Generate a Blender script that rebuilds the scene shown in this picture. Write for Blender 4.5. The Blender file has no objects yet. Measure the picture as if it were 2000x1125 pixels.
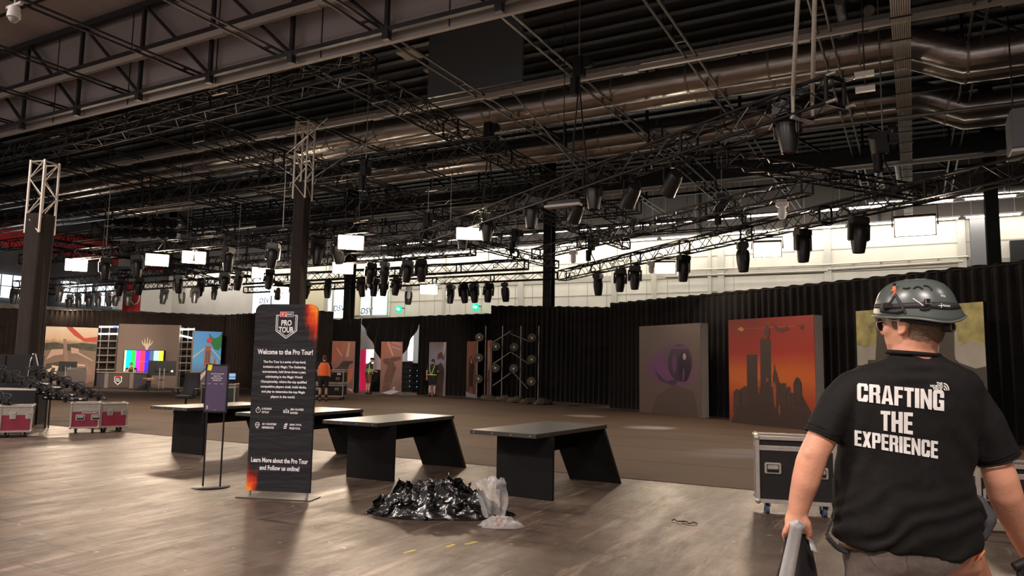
import bpy, bmesh, math, random
from mathutils import Vector, Matrix, noise
from mathutils.bvhtree import BVHTree
random.seed(7)
S = bpy.context.scene
COL = S.collection
V = Vector
# ---------------------------------------------------------------- camera
F, CX, CY, EYE = 1440.0, 1000.0, 562.5, 1.55
TH, PITCH, ROLL = math.radians(28.6), math.atan(152/1440), math.atan(.0174)
fw = V((-math.sin(TH)*math.cos(PITCH), math.cos(TH)*math.cos(PITCH), math.sin(PITCH)))
_r = V((math.cos(TH), math.sin(TH), 0)); _u = _r.cross(fw)
rt = _r*math.cos(ROLL) + _u*math.sin(ROLL); up = -_r*math.sin(ROLL) + _u*math.cos(ROLL)
EYEP = V((0, 0, EYE))
cam = bpy.data.cameras.new('camera'); cam.sensor_width = 36; cam.lens = 36*F/2000
cam.clip_start = .05; cam.clip_end = 300
co = bpy.data.objects.new('camera', cam); COL.objects.link(co)
co.matrix_world = Matrix(((rt.x, up.x, -fw.x, 0), (rt.y, up.y, -fw.y, 0), (rt.z, up.z, -fw.z, EYE), (0, 0, 0, 1)))
S.camera = co
# ---------------------------------------------------------------- exposure, world, hall and fill lights
S.view_settings.view_transform = 'Standard'; S.view_settings.look = 'None'
S.view_settings.gamma = 1; S.view_settings.use_curve_mapping = False
S.view_settings.exposure = 0.5
W = bpy.data.worlds.new('hall_air'); S.world = W; W.use_nodes = True
W.node_tree.nodes['Background'].inputs[0].default_value = (.86, .74, .71, 1)
W.node_tree.nodes['Background'].inputs[1].default_value = .47
def area(name, loc, size, energy, col, direction=(0, 0, -1), sy=None, spread=180):
    L = bpy.data.lights.new(name, 'AREA'); L.shape = 'RECTANGLE'; L.size = size; L.size_y = sy or size
    L.energy = energy; L.color = col; L.spread = math.radians(spread)
    o = bpy.data.objects.new(name, L); COL.objects.link(o); o.location = loc
    o.rotation_euler = V(direction).to_track_quat('-Z', 'Y').to_euler()
    return o
# unseen fill lamps added under the aisle roof, behind and beside the camera
for i, (x, y) in enumerate([(-18, 2), (-8, -3), (2, -5), (9, 3)]):
    area('aisle_fill_lamp', (x, y, 9.6), 3.0, 1050, (1, .87, .81), (0, 0, -1), .5)
# light from the strip rows in front of the back wall
area('wall_strip_lamp', (-22, 33.9, 8.3), 56, 780, (1, .93, .82), (0, .75, -.6), .12)
area('wall_strip_lamp', (-22, 37.3, 8.3), 56, 380, (1, .93, .82), (0, .5, -.8), .12)
# added spots brighten set and doorway; rig stage lights make pale carpet pools
def beam(name, loc, target, energy, col, deg, blend=.6, r=.15):
    L = bpy.data.lights.new(name, 'SPOT'); L.energy = energy; L.color = col; L.spot_size = math.radians(deg); L.spot_blend = blend; L.shadow_soft_size = r
    o = bpy.data.objects.new(name, L); COL.objects.link(o); o.location = loc
    o.rotation_euler = (V(target)-V(loc)).to_track_quat('-Z', 'Y').to_euler()
for loc, tg, en in (((-31.2, 19.2, 4.6), (-41, 22.5, 1.6), 1500), ((-28.2, 21.8, 4.2), (-38.5, 26.5, 1.6), 1500)): beam('added_set_wash', loc, tg, en, (1, .82, .66), 75)
for loc, tg, en in (((-6.6, 21.3, 4.1), (-9.2, 21.9, 0), 1100), ((-3.95, 20.0, 4.3), (-6.1, 18.9, 0), 1500), ((-1.0, 18.3, 4.3), (-3.0, 14.3, 0), 700)): beam('pool_beam', loc, tg, en, (.80, .88, 1), 16, .9, .1)
for loc, tg, en in (((-15.3, 22.6, 4.3), (-23, 30, 1.5), 900), ((-20, 22.6, 4.3), (-26, 30, 1.5), 500)): beam('added_set_wash', loc, tg, en, (1, .84, .70), 50)
# ---------------------------------------------------------------- pixel -> place helpers (2000 x 1125 frame)
def ray(px, py): return fw + rt*((px-CX)/F) - up*((py-CY)/F)
def D(px, py, d): return EYEP + ray(px, py)*d
def atZ(px, py, z=0):
    d = ray(px, py); return EYEP + d*((z-EYE)/d.z)
def atY(px, py, y):
    d = ray(px, py); return EYEP + d*(y/d.y)
def atX(px, py, x):
    d = ray(px, py); return EYEP + d*(x/d.x)
def proj(p):
    d = V(p)-EYEP; z = d.dot(fw); return CX+F*d.dot(rt)/z, CY-F*d.dot(up)/z
def G(px, d):
    p = D(px, 700, d); return V((p.x, p.y, 0))
# ---------------------------------------------------------------- materials
def lin(c):
    if isinstance(c, str):
        c = [int(c[i:i+2], 16)/255 for i in (0, 2, 4)]
        c = [x/12.92 if x <= .04045 else ((x+.055)/1.055)**2.4 for x in c]
    return (c[0], c[1], c[2], 1)
MATS = {}
def mat(name, c=(.5, .5, .5), rough=.6, metal=0, nz=0, scale=8, bump=0, emit=0, alpha=1, stretch=None, bscale=None, sheen=0, spec=None, trans=0):
    if name in MATS: return MATS[name]
    m = bpy.data.materials.new(name); MATS[name] = m; m.use_nodes = True
    nt = m.node_tree; b = nt.nodes['Principled BSDF']; c = lin(c)
    b.inputs['Base Color'].default_value = c
    b.inputs['Roughness'].default_value = rough; b.inputs['Metallic'].default_value = metal
    if spec is not None: b.inputs['Specular IOR Level'].default_value = spec
    if sheen: b.inputs['Sheen Weight'].default_value = sheen
    if trans: b.inputs['Transmission Weight'].default_value = trans
    if alpha < 1: b.inputs['Alpha'].default_value = alpha
    if emit:
        b.inputs['Emission Color'].default_value = c; b.inputs['Emission Strength'].default_value = emit
    if nz or bump:
        tc = nt.nodes.new('ShaderNodeTexCoord'); mp = nt.nodes.new('ShaderNodeMapping')
        nt.links.new(tc.outputs['Object'], mp.inputs[0])
        if stretch: mp.inputs['Scale'].default_value = stretch
        n = nt.nodes.new('ShaderNodeTexNoise'); n.inputs['Scale'].default_value = scale; n.inputs['Detail'].default_value = 6
        nt.links.new(mp.outputs[0], n.inputs['Vector'])
        if nz:
            r = nt.nodes.new('ShaderNodeValToRGB')
            r.color_ramp.elements[0].color = tuple(x*(1-nz) for x in c[:3])+(1,)
            r.color_ramp.elements[1].color = tuple(min(1, x*(1+nz)) for x in c[:3])+(1,)
            r.color_ramp.elements[0].position = .3; r.color_ramp.elements[1].position = .7
            nt.links.new(n.outputs['Fac'], r.inputs[0]); nt.links.new(r.outputs[0], b.inputs['Base Color'])
        if bump:
            n2 = n
            if bscale:
                n2 = nt.nodes.new('ShaderNodeTexNoise'); n2.inputs['Scale'].default_value = bscale; n2.inputs['Detail'].default_value = 4
                nt.links.new(mp.outputs[0], n2.inputs['Vector'])
            bp = nt.nodes.new('ShaderNodeBump'); bp.inputs['Strength'].default_value = bump; bp.inputs['Distance'].default_value = .02
            nt.links.new(n2.outputs['Fac'], bp.inputs['Height']); nt.links.new(bp.outputs[0], b.inputs['Normal'])
    return m
def ramp_mat(name, stops, axis=2, lo=0, hi=1, rough=.55, nz=.08, scale=3):
    """printed picture: colour runs along a local axis, broken up by noise"""
    m = bpy.data.materials.new(name); MATS[name] = m; m.use_nodes = True
    nt = m.node_tree; b = nt.nodes['Principled BSDF']; b.inputs['Roughness'].default_value = rough
    tc = nt.nodes.new('ShaderNodeTexCoord'); sx = nt.nodes.new('ShaderNodeSeparateXYZ'); nt.links.new(tc.outputs['Object'], sx.inputs[0])
    mr = nt.nodes.new('ShaderNodeMapRange'); mr.inputs[1].default_value = lo; mr.inputs[2].default_value = hi
    nt.links.new(sx.outputs[axis], mr.inputs[0])
    n = nt.nodes.new('ShaderNodeTexNoise'); n.inputs['Scale'].default_value = scale; n.inputs['Detail'].default_value = 5
    nt.links.new(tc.outputs['Object'], n.inputs['Vector'])
    ma = nt.nodes.new('ShaderNodeMath'); ma.operation = 'MULTIPLY_ADD'; ma.inputs[1].default_value = nz*2; nt.links.new(n.outputs['Fac'], ma.inputs[0]); 
    su = nt.nodes.new('ShaderNodeMath'); su.operation = 'SUBTRACT'; nt.links.new(mr.outputs[0], su.inputs[0]); su.inputs[1].default_value = nz
    nt.links.new(su.outputs[0], ma.inputs[2])
    r = nt.nodes.new('ShaderNodeValToRGB'); nt.links.new(ma.outputs[0], r.inputs[0])
    e = r.color_ramp.elements
    e[0].position, e[0].color = stops[0][0], lin(stops[0][1]); e[1].position, e[1].color = stops[-1][0], lin(stops[-1][1])
    for p, c in stops[1:-1]:
        k = e.new(p); k.color = lin(c)
    nt.links.new(r.outputs[0], b.inputs['Base Color'])
    return m
# ---------------------------------------------------------------- mesh builder
class MB:
    def __init__(s): s.v = []; s.f = []; s.m = []
    def add(s, vs, fs, mi=0):
        o = len(s.v); s.v += [V(p) for p in vs]
        for f in fs: s.f.append([i+o for i in f]); s.m.append(mi)
        return s
    def box(s, c, d, mi=0, R=None):
        x, y, z = d[0]/2, d[1]/2, d[2]/2
        vs = [V(p) for p in ((-x,-y,-z),(x,-y,-z),(x,y,-z),(-x,y,-z),(-x,-y,z),(x,-y,z),(x,y,z),(-x,y,z))]
        if R: vs = [R @ p for p in vs]
        return s.add([p+V(c) for p in vs], [(0,3,2,1),(4,5,6,7),(0,1,5,4),(1,2,6,5),(2,3,7,6),(3,0,4,7)], mi)
    def bbox(s, c, d, b=.01, mi=0):
        """box with chamfered edges"""
        bm = bmesh.new(); bmesh.ops.create_cube(bm, size=1)
        for p in bm.verts: p.co = V((p.co.x*d[0], p.co.y*d[1], p.co.z*d[2]))
        bmesh.ops.bevel(bm, geom=list(bm.edges), offset=b, segments=2, affect='EDGES')
        bm.verts.index_update()
        s.add([p.co+V(c) for p in bm.verts], [[q.index for q in f.verts] for f in bm.faces], mi); bm.free(); return s
    def tube(s, p, q, r, n=6, mi=0, r2=None, cap=True):
        p, q = V(p), V(q); d = q-p
        if d.length < 1e-6: return s
        d.normalize(); a = d.orthogonal().normalized(); b = d.cross(a); r2 = r if r2 is None else r2
        vs = []
        for k in range(n):
            t = 2*math.pi*k/n; w = a*math.cos(t)+b*math.sin(t); vs += [p+w*r, q+w*r2]
        fs = [(2*k, 2*((k+1) % n), 2*((k+1) % n)+1, 2*k+1) for k in range(n)]
        if cap: fs += [tuple(2*k for k in reversed(range(n))), tuple(2*k+1 for k in range(n))]
        return s.add(vs, fs, mi)
    def path(s, pts, r, n=6, mi=0):
        pts = [V(p) for p in pts]; rs = r if isinstance(r, (list, tuple)) else [r]*len(pts)
        N = len(pts); prev = None; vs = []
        for i, p in enumerate(pts):
            d = (pts[min(i+1, N-1)]-pts[max(i-1, 0)]).normalized()
            a = d.orthogonal().normalized() if prev is None else (prev-d*prev.dot(d)).normalized()
            prev = a; b = d.cross(a)
            vs += [p+(a*math.cos(2*math.pi*k/n)+b*math.sin(2*math.pi*k/n))*rs[i] for k in range(n)]
        fs = [(i*n+k, i*n+(k+1) % n, (i+1)*n+(k+1) % n, (i+1)*n+k) for i in range(N-1) for k in range(n)]
        fs += [tuple(reversed(range(n))), tuple((N-1)*n+k for k in range(n))]
        return s.add(vs, fs, mi)
    def prism(s, poly, y0, y1, mi=0):
        """polygon in the local xz plane, counter-clockwise seen from -y, extruded from y0 to y1"""
        n = len(poly); vs = [(x, y0, z) for x, z in poly]+[(x, y1, z) for x, z in poly]
        fs = [tuple(range(n)), tuple(reversed(range(n, 2*n)))]+[(i, i+n, (i+1) % n+n, (i+1) % n) for i in range(n)]
        return s.add(vs, fs, mi)
    def poly(s, pts, mi=0): return s.add(pts, [tuple(range(len(pts)))], mi)
    def lathe(s, prof, n=16, mi=0, M=None, cap=True):
        vs = []
        for r, z in prof:
            for k in range(n):
                p = V((r*math.cos(2*math.pi*k/n), r*math.sin(2*math.pi*k/n), z)); vs.append(M @ p if M else p)
        fs = [(i*n+k, i*n+(k+1) % n, (i+1)*n+(k+1) % n, (i+1)*n+k) for i in range(len(prof)-1) for k in range(n)]
        if cap: fs += [tuple(reversed(range(n))), tuple((len(prof)-1)*n+k for k in range(n))]
        return s.add(vs, fs, mi)
    def ball(s, c, r, n=12, mi=0, R=None):
        c = V(c); r = (r, r, r) if not isinstance(r, (tuple, list)) else r; k = n//2; vs = []; fs = []
        for i in range(1, k):
            for j in range(n):
                a, b = math.pi*i/k, 2*math.pi*j/n
                vs.append(V((r[0]*math.sin(a)*math.cos(b), r[1]*math.sin(a)*math.sin(b), r[2]*math.cos(a))))
        t = len(vs); vs += [V((0, 0, r[2])), V((0, 0, -r[2]))]
        if R: vs = [R @ p for p in vs]
        for i in range(k-2):
            for j in range(n): fs.append((i*n+j, (i+1)*n+j, (i+1)*n+(j+1) % n, i*n+(j+1) % n))
        for j in range(n): fs += [(t, j, (j+1) % n), (t+1, (k-2)*n+(j+1) % n, (k-2)*n+j)]
        return s.add([p+c for p in vs], fs, mi)
    def grid(s, nu, nv, fn, mi=0, close=False):
        vs = [fn(i/(nu-1), j/(nv-1)) for i in range(nu) for j in range(nv)]
        fs = [(i*nv+j, (i+1)*nv+j, (i+1)*nv+j+1, i*nv+j+1) for i in range(nu-1) for j in range(nv-1)]
        return s.add(vs, fs, mi)
    def chain(s, pts, n=10, mi=0):
        """swept limb: list of (point, radius); capsules that overlap"""
        for (p, r) in pts: s.ball(p, r, n, mi)
        for (p, r), (q, t) in zip(pts, pts[1:]): s.tube(p, q, r, n, mi, t)
        return s
    def mesh(s, name, mats, smooth=None):
        me = bpy.data.meshes.new(name); me.from_pydata([tuple(p) for p in s.v], [], s.f)
        for m in (mats if isinstance(mats, (list, tuple)) else [mats]): me.materials.append(m)
        me.polygons.foreach_set('material_index', s.m); me.update()
        if smooth:
            me.shade_smooth(); me.set_sharp_from_angle(angle=math.radians(smooth))
        return me
def tag(o, label=None, cat=None, group=None, kind=None):
    if label: o['label'] = label
    if cat: o['category'] = cat
    if group: o['group'] = group
    if kind: o['kind'] = kind
    return o
def obj(name, mb, mats, parent=None, smooth=None, loc=None, rz=0, **k):
    me = mb.mesh(name, mats, smooth) if isinstance(mb, MB) else mb
    o = bpy.data.objects.new(name, me); COL.objects.link(o)
    if parent: o.parent = parent
    if loc is not None: o.location = loc
    if rz: o.rotation_euler.z = rz
    return tag(o, **k)
def thing(name, label, cat, loc=(0, 0, 0), rz=0, group=None):
    o = bpy.data.objects.new(name, None); COL.objects.link(o); o.location = loc; o.rotation_euler.z = rz
    o.empty_display_size = .1
    return tag(o, label, cat, group)
def kids(o): return [c for c in COL.objects if c.parent == o]
def dup(root, loc, rz=0, label=None, group=None, rot=None):
    def cp(o, par):
        c = o.copy(); COL.objects.link(c); c.parent = par
        for ch in [x for x in list(o.children)]: cp(ch, c)
        return c
    r = cp(root, None); r.location = loc; r.rotation_euler = rot if rot else (0, 0, rz)
    return tag(r, label, None, group)
def remesh(mb, vox, smooth=4, name='body'):
    o = bpy.data.objects.new('tmp', mb.mesh('tmp', [])); COL.objects.link(o)
    m = o.modifiers.new('r', 'REMESH'); m.mode = 'VOXEL'; m.voxel_size = vox
    if smooth:
        m2 = o.modifiers.new('s', 'SMOOTH'); m2.iterations = smooth; m2.factor = .5
    dg = bpy.context.evaluated_depsgraph_get(); me = bpy.data.meshes.new_from_object(o.evaluated_get(dg))
    bpy.data.objects.remove(o); me.name = name; me.shade_smooth(); return me
def textmesh(txt, w=None, h=None, bold=0, shear=0, align='CENTER', line=1.0):
    """letters as flat polygons: list of verts (x, z) scaled to the wanted width / height, and faces"""
    cu = bpy.data.curves.new('t', 'FONT'); cu.body = txt; cu.align_x = align; cu.offset = bold; cu.shear = shear; cu.space_line = line
    cu.resolution_u = 3
    o = bpy.data.objects.new('t', cu); COL.objects.link(o)
    dg = bpy.context.evaluated_depsgraph_get(); me = bpy.data.meshes.new_from_object(o.evaluated_get(dg))
    vs = [(p.co.x, p.co.y) for p in me.vertices]; fs = [tuple(f.vertices) for f in me.polygons]
    bpy.data.objects.remove(o); bpy.data.meshes.remove(me)
    x0, x1 = min(p[0] for p in vs), max(p[0] for p in vs); y0, y1 = min(p[1] for p in vs), max(p[1] for p in vs)
    sx = w/(x1-x0) if w else None; sy = h/(y1-y0) if h else None
    sx = sx or sy; sy = sy or sx
    return [((x-(x0+x1)/2)*sx, (y-(y0+y1)/2)*sy) for x, y in vs], fs
def text(mb, txt, cx, cz, w=None, h=None, y=-.004, mi=0, **k):
    vs, fs = textmesh(txt, w, h, **k)
    mb.add([(cx+a, y, cz+b) for a, b in vs], fs, mi)
def between(a, b):
    """frame of an upright panel whose lower corners are a (left) and b (right) as one looks at it"""
    a, b = V(a), V(b); d = b-a; return V((a.x, a.y, 0)), math.atan2(d.y, d.x), V((d.x, d.y)).length
ORD = ['first','second','third','fourth','fifth','sixth','seventh','eighth','ninth','tenth','eleventh','twelfth','thirteenth','fourteenth','fifteenth','sixteenth','seventeenth','eighteenth','nineteenth','twentieth']
# common materials
BLACKP = mat('black_paint', (.011,.0105,.011), .55, spec=.3)
BLACKM = mat('black_metal', (.018,.018,.02), .38, .3)
TRUSSB = mat('black_truss', (.011,.010,.011), .5, 0, spec=.25)
ALU = mat('aluminium', (.62,.60,.57), .32, .9, nz=.15, scale=20)
ALUW = mat('bright_aluminium', (.72,.66,.58), .45, .35)
RUB = mat('rubber', (.02,.02,.022), .7)
WHITE = mat('white_paint', (.78,.77,.74), .5)
LETTER = mat('white_print', (.85,.84,.82), .6)
# ================================================================ SETTING
def struct(name, mb, m, smooth=None, **k): return obj(name, mb, m, None, smooth, kind='structure', **k)
# concrete floor: worn, half glossy, with scuffs and pale scratches
def concrete():
    m = bpy.data.materials.new('worn_concrete'); m.use_nodes = True; nt = m.node_tree; b = nt.nodes['Principled BSDF']; L = nt.links.new
    b.inputs['Specular IOR Level'].default_value = .36
    tc = nt.nodes.new('ShaderNodeTexCoord')
    def nse(scale, det=5, st=None, rough=.55):
        mp = nt.nodes.new('ShaderNodeMapping'); L(tc.outputs['Object'], mp.inputs[0])
        if st: mp.inputs['Scale'].default_value = st[0]; mp.inputs['Rotation'].default_value = (0, 0, st[1])
        n = nt.nodes.new('ShaderNodeTexNoise'); n.inputs['Scale'].default_value = scale; n.inputs['Detail'].default_value = det
        n.inputs['Roughness'].default_value = rough; L(mp.outputs[0], n.inputs['Vector']); return n.outputs['Fac']
    def rmp(f, stops):
        r = nt.nodes.new('ShaderNodeValToRGB'); L(f, r.inputs[0]); e = r.color_ramp.elements
        e[0].position, e[0].color = stops[0][0], lin(stops[0][1]); e[1].position, e[1].color = stops[-1][0], lin(stops[-1][1])
        for p, c in stops[1:-1]: e.new(p).color = lin(c)
        return r.outputs[0]
    def mix(f, a, c, mode='MIX'):
        x = nt.nodes.new('ShaderNodeMix'); x.data_type = 'RGBA'; x.blend_type = mode
        if isinstance(f, float): x.inputs[0].default_value = f
        else: L(f, x.inputs[0])
        L(a, x.inputs[6])
        if isinstance(c, tuple): x.inputs[7].default_value = c
        else: L(c, x.inputs[7])
        return x.outputs[2]
    base = rmp(nse(.9, 8, None, .7), [(.3, (.050,.037,.029)), (.5, (.112,.082,.062)), (.70, (.190,.140,.106))])
    streak = rmp(nse(4.2, 8, ((1, .10, 1), .5), .78), [(.54, (0,0,0)), (.64, (1,1,1))])
    c1 = mix(streak, base, lin((.26,.195,.15)))
    streak2 = rmp(nse(5.0, 8, ((.1, 1.2, 1), .25), .8), [(.55, (0,0,0)), (.63, (1,1,1))])
    c2 = mix(streak2, c1, lin((.040,.032,.027)))
    spots = rmp(nse(9, 4, None, .6), [(.68, (0,0,0)), (.72, (1,1,1))])
    c3 = mix(spots, c2, lin((.36,.32,.27)))
    L(c3, b.inputs['Base Color'])
    ro = rmp(nse(3.2, 9, ((1, .22, 1), .4), .8), [(.3, (.22,.22,.22)), (.7, (.56,.56,.56))])
    L(ro, b.inputs['Roughness'])
    bp = nt.nodes.new('ShaderNodeBump'); bp.inputs['Strength'].default_value = .25; bp.inputs['Distance'].default_value = .01
    L(nse(34, 6, None, .75), bp.inputs['Height']); L(bp.outputs[0], b.inputs['Normal'])
    return m
CONC = concrete()
f = MB(); f.box((-24, 14, -.1), (96, 60, .2)); struct('floor', f, CONC)
CARPET = mat('brown_carpet', (.100,.064,.043), .75, nz=.16, scale=.5, bump=.15, bscale=240, spec=.25)
cp = MB(); cp.box((-24, 21.0, .004), (90, 21.8, .008)); obj('arena_carpet', cp, CARPET, kind='structure', label='dark brown carpet laid over the arena floor beyond the concrete aisle')
seam = MB()
for y in (12.1, 14.1, 16.1, 18.1, 20.1): seam.box((-24, y, .0085), (90, .012, .003))
obj('carpet_seam', seam, mat('carpet_seam', (.05,.034,.025), .9), bpy.data.objects['arena_carpet'])
# roof: brown boards over the front aisle, dark deck over the hall, the grey fascia between them
BOARD = mat('brown_roof_boards', (.60,.50,.46), .8, nz=.25, scale=.6, stretch=(1, .25, 1))
DECK = mat('dark_roof_deck', (.034,.033,.037), .75, nz=.2, scale=1.2)
DARKB = mat('roof_steel', (.025,.025,.028), .5, .2)
GREY = mat('grey_fascia', (.34,.305,.295), .7, nz=.06, scale=.8)
c = MB(); c.box((-24, 3.2, 11.7), (96, 18.4, .2))
for y in (-4, -1, 2, 5, 8, 11): c.box((-24, y, 11.57), (96, .05, .06), 1)
struct('ceiling_aisle', c, [BOARD, DARKB])
c = MB(); c.box((-24, 26.2, 11.9), (96, 27.6, .2))
for k in range(36): c.box((-24, 13.2+.75*k, 11.76), (96, .22, .09), 1)
struct('ceiling_hall', c, [DECK, DARKB])
c = MB(); c.box((-24, 12.5, 10.12), (96, .12, 2.94))
for k in range(26): c.box((-66+3.6*k, 12.43, 10.12), (.02, .02, 2.9), 1)
struct('trim_fascia', c, [GREY, DARKB])
# back wall: cream cladding below, brown roof edge above
CREAM = mat('cream_cladding', (.74,.70,.61), .55, nz=.06, scale=1.5, bump=.35, bscale=.8, stretch=(1, 1, .35))
GREYW = mat('grey_wall', (.66,.63,.58), .7, nz=.06, scale=1)
POST = mat('cream_post', (.55,.53,.47), .5)
c = MB(); c.box((-12.5, 38.35, 4.2), (45, .3, 8.4)); c.box((-43.5, 38.35, 4.2), (17, .3, 8.4), 1)
struct('wall_back', c, [CREAM, GREYW])
c = MB(); c.box((-24, 38.3, 10.2), (96, .4, 3.6))
for k in range(20): c.box((-60+4.2*k, 38.05, 10.2), (.12, .12, 3.4), 1)
struct('wall_back_upper', c, [mat('brown_upper_wall', (.13,.11,.10), .7), DARKB])
c = MB()
for px in (1018, 1200, 1386, 1408, 1617, 1880, 640, 690, 868):
    p = atY(px, 520, 38.1); c.box((p.x, 38.12, 4.2), (.32 if px not in (868, 1386) else .16, .16, 8.4))
struct('trim_post', c, POST)
p = atY(1278, 560, 37.9); c = MB(); c.tube((p.x, 37.85, 0), (p.x, 37.85, 6.6), .14, 12)
obj('downpipe', c, mat('cream_pipe', (.62,.58,.50), .4), None, 40, label='fat cream downpipe running up the pale back wall', cat='pipe')
for i, (a, b_, r) in enumerate([((1300,529),(1615,517),.045),((1300,540),(1615,528),.03),((1615,517),(1891,501),.045),((1615,526),(1880,510),.03)]):
    A, B = atY(*a, 38.0), atY(*b_, 38.0); c = MB(); c.tube((A.x, 38, A.z), (B.x, 38, B.z), r, 8)
    for k in range(6):
        q = A.lerp(B, k/5); c.box((q.x, 38.1, A.z+(B.z-A.z)*k/5), (.06, .25, .06))
    obj('wall_pipe', c, ALUW, None, 40, label=['upper','lower','upper','lower'][i]+' thin pipe along the cream back wall, '+('left run behind the long diagonal truss' if i < 2 else 'right run beside the dark corner column'), cat='pipe')
# dark bay at the right end of the back wall
c = MB(); A = atY(1893, 480, 37.9); c.box((A.x+.5, 37.95, 4.2), (.9, .5, 8.4), 0); c.box((A.x+6, 38.0, 6.0), (9, .3, 2.6), 1)
struct('trim_corner', c, [mat('grey_steel', (.16,.16,.165), .5), BLACKP])
# panel ribs of the cladding
c = MB()
for k in range(24): c.box((-34.4+1.15*k, 38.19, 6.2), (.03, .02, 4.0))
c.box((-12.5, 38.19, 5.55), (45, .03, .05)); c.box((-12.5, 38.17, 6.45), (45, .06, .30)); c.box((-12.5, 38.19, 7.4), (45, .03, .05))
struct('trim_cladding', c, mat('cladding_joint', (.46,.43,.37), .6))
# left end wall with bright glazing, cream parapet and a red fascia
c = MB(); c.box((-52.3, 20, 6), (.4, 37, 12)); struct('wall_left', c, mat('dark_gallery_wall', (.075,.075,.08), .8, nz=.3, scale=.4))
c = MB(); c.box((8.3, 14, 6), (.4, 60, 12)); struct('wall_right', c, mat('dark_side_wall', (.05,.05,.05), .8))
SKY = mat('bright_glazing', (.80,.92,1.0), .3, emit=1.3)
SKY2 = mat('pale_glazing', (.72,.86,.88), .3, emit=.75)
for i, (y0, y1) in enumerate([(25.2, 28.0), (29.8, 32.0), (32.3, 35.0)]):
    c = MB(); c.box((-51.95, (y0+y1)/2, 6.15), (.1, y1-y0, 1.5)); w = struct('window_%d' % (i+1), c, SKY)
    c = MB()
    for k in range(5): c.box((-51.87, y0+(y1-y0)*k/4, 6.15), (.06, .05, 1.5))
    c.box((-51.87, (y0+y1)/2, 6.15), (.06, y1-y0, .05)); obj('window_frame', c, GREY, w)
c = MB(); c.box((-51.7, 31, 4.72), (.5, 14, .62)); struct('trim_parapet', c, mat('cream_parapet', (.62,.55,.45), .6))
c = MB(); c.box((-51.6, 36, 6.3), (.3, 5, 2.2)); struct('trim_gallery', c, mat('pale_panel', (.62,.60,.56), .6))
c = MB()
c.grid(40, 6, lambda u, v: V((-51.2+.08*math.sin(u*60), 21.5+15.5*u, 10.05-1.25*v-(.5*u if v > .5 else 0)+.03*math.sin(u*40))))
RED = mat('red_fabric', (.42,.02,.025), .7, nz=.12, scale=2)
me = c.mesh('red_fascia', [RED], 60); o = obj('red_fascia', me, None, label='long red fabric band across the gallery on the far left wall', cat='banner')
o.modifiers.new('t', 'SOLIDIFY').thickness = .05
c = MB(); c.box((-51.6, 22.6, 7.75), (.4, 4.2, 1.7)); obj('red_board', c, RED, label='red wall board below the left end of the red fascia', cat='board')
c = MB(); p = D(258, 580, 45); c.bbox((p.x, p.y, p.z), (.5, .9, 1.9), .04); o = obj('red_sign', c, RED, label='small red sign with white ring behind the trusses above the left curtain', cat='sign')
c = MB()
for k in range(20):
    a, b2 = 2*math.pi*k/20, 2*math.pi*(k+1)/20
    c.tube((p.x+.27, p.y+.3*math.cos(a), p.z+.45*math.sin(a)), (p.x+.27, p.y+.3*math.cos(b2), p.z+.45*math.sin(b2)), .035, 5)
obj('ring_print', c, LETTER, o); c = MB(); c.tube((p.x, p.y, 0), (p.x, p.y, p.z-.9), .05); obj('pole', c, BLACKM, o)
# glazing with lettering on the back wall
def pane(x0, y0, x1, y1, n, m, lab=None, ty=None, tx=None):
    a, b2 = atY(x0, y0, 38.15), atY(x1, y1, 38.15); mb = MB(); mb.box(((a.x+b2.x)/2, 38.15, (a.z+b2.z)/2), (b2.x-a.x, .06, a.z-b2.z))
    w = struct('window_%d' % n, mb, m); mb = MB(); X, Zc = (a.x+b2.x)/2, (a.z+b2.z)/2
    for sx in (a.x, b2.x): mb.box((sx, 38.08, Zc), (.08, .08, a.z-b2.z))
    for sz in (a.z, b2.z): mb.box((X, 38.08, sz), (b2.x-a.x, .08, .08))
    obj('window_frame', mb, POST, w)
    if lab:
        mb = MB(); t = atY(tx, ty, 38.05)
        vs, fs = textmesh(lab, w=1.05, h=.40, bold=.012, shear=.2); mb.add([(t.x+q[0], 38.08, t.z+q[1]) for q in vs], fs)
        obj('window_lettering', mb, mat('navy_print', (.04,.06,.10), .5), w)
pane(497, 545, 530, 614, 4, SKY, 'DSV', 587, 516)
pane(532, 572, 580, 612, 5, SKY2)
pane(640, 560, 652, 612, 6, SKY2)
pane(652, 566, 674, 622, 7, SKY, 'DSV', 602, 662)
pane(706, 560, 726, 616, 8, SKY2, 'DSV', 607, 716)
pane(729, 562, 758, 616, 9, mat('green_glazing', (.62,.86,.76), .3, emit=.7))
c = MB(); A, B = atY(584, 560, 38.1), atY(640, 616, 38.1); c.box(((A.x+B.x)/2, 38.12, (A.z+B.z)/2), (B.x-A.x, .1, A.z-B.z)); struct('trim_lintel', c, mat('pale_yellow_panel', (.80,.72,.50), .5))  # lintel and neighbouring panel share one flat pale yellow
c = MB(); A, B = atY(676, 560, 38.1), atY(704, 616, 38.1); c.box(((A.x+B.x)/2, 38.12, (A.z+B.z)/2), (B.x-A.x, .1, A.z-B.z)); struct('trim_panel', c, mat('pale_yellow_panel'))
GRN = mat('exit_green', (.0,.55,.30), .4, emit=.9); EXW = mat('exit_white', (.9,1,.95), .4, emit=1.2)
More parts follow.
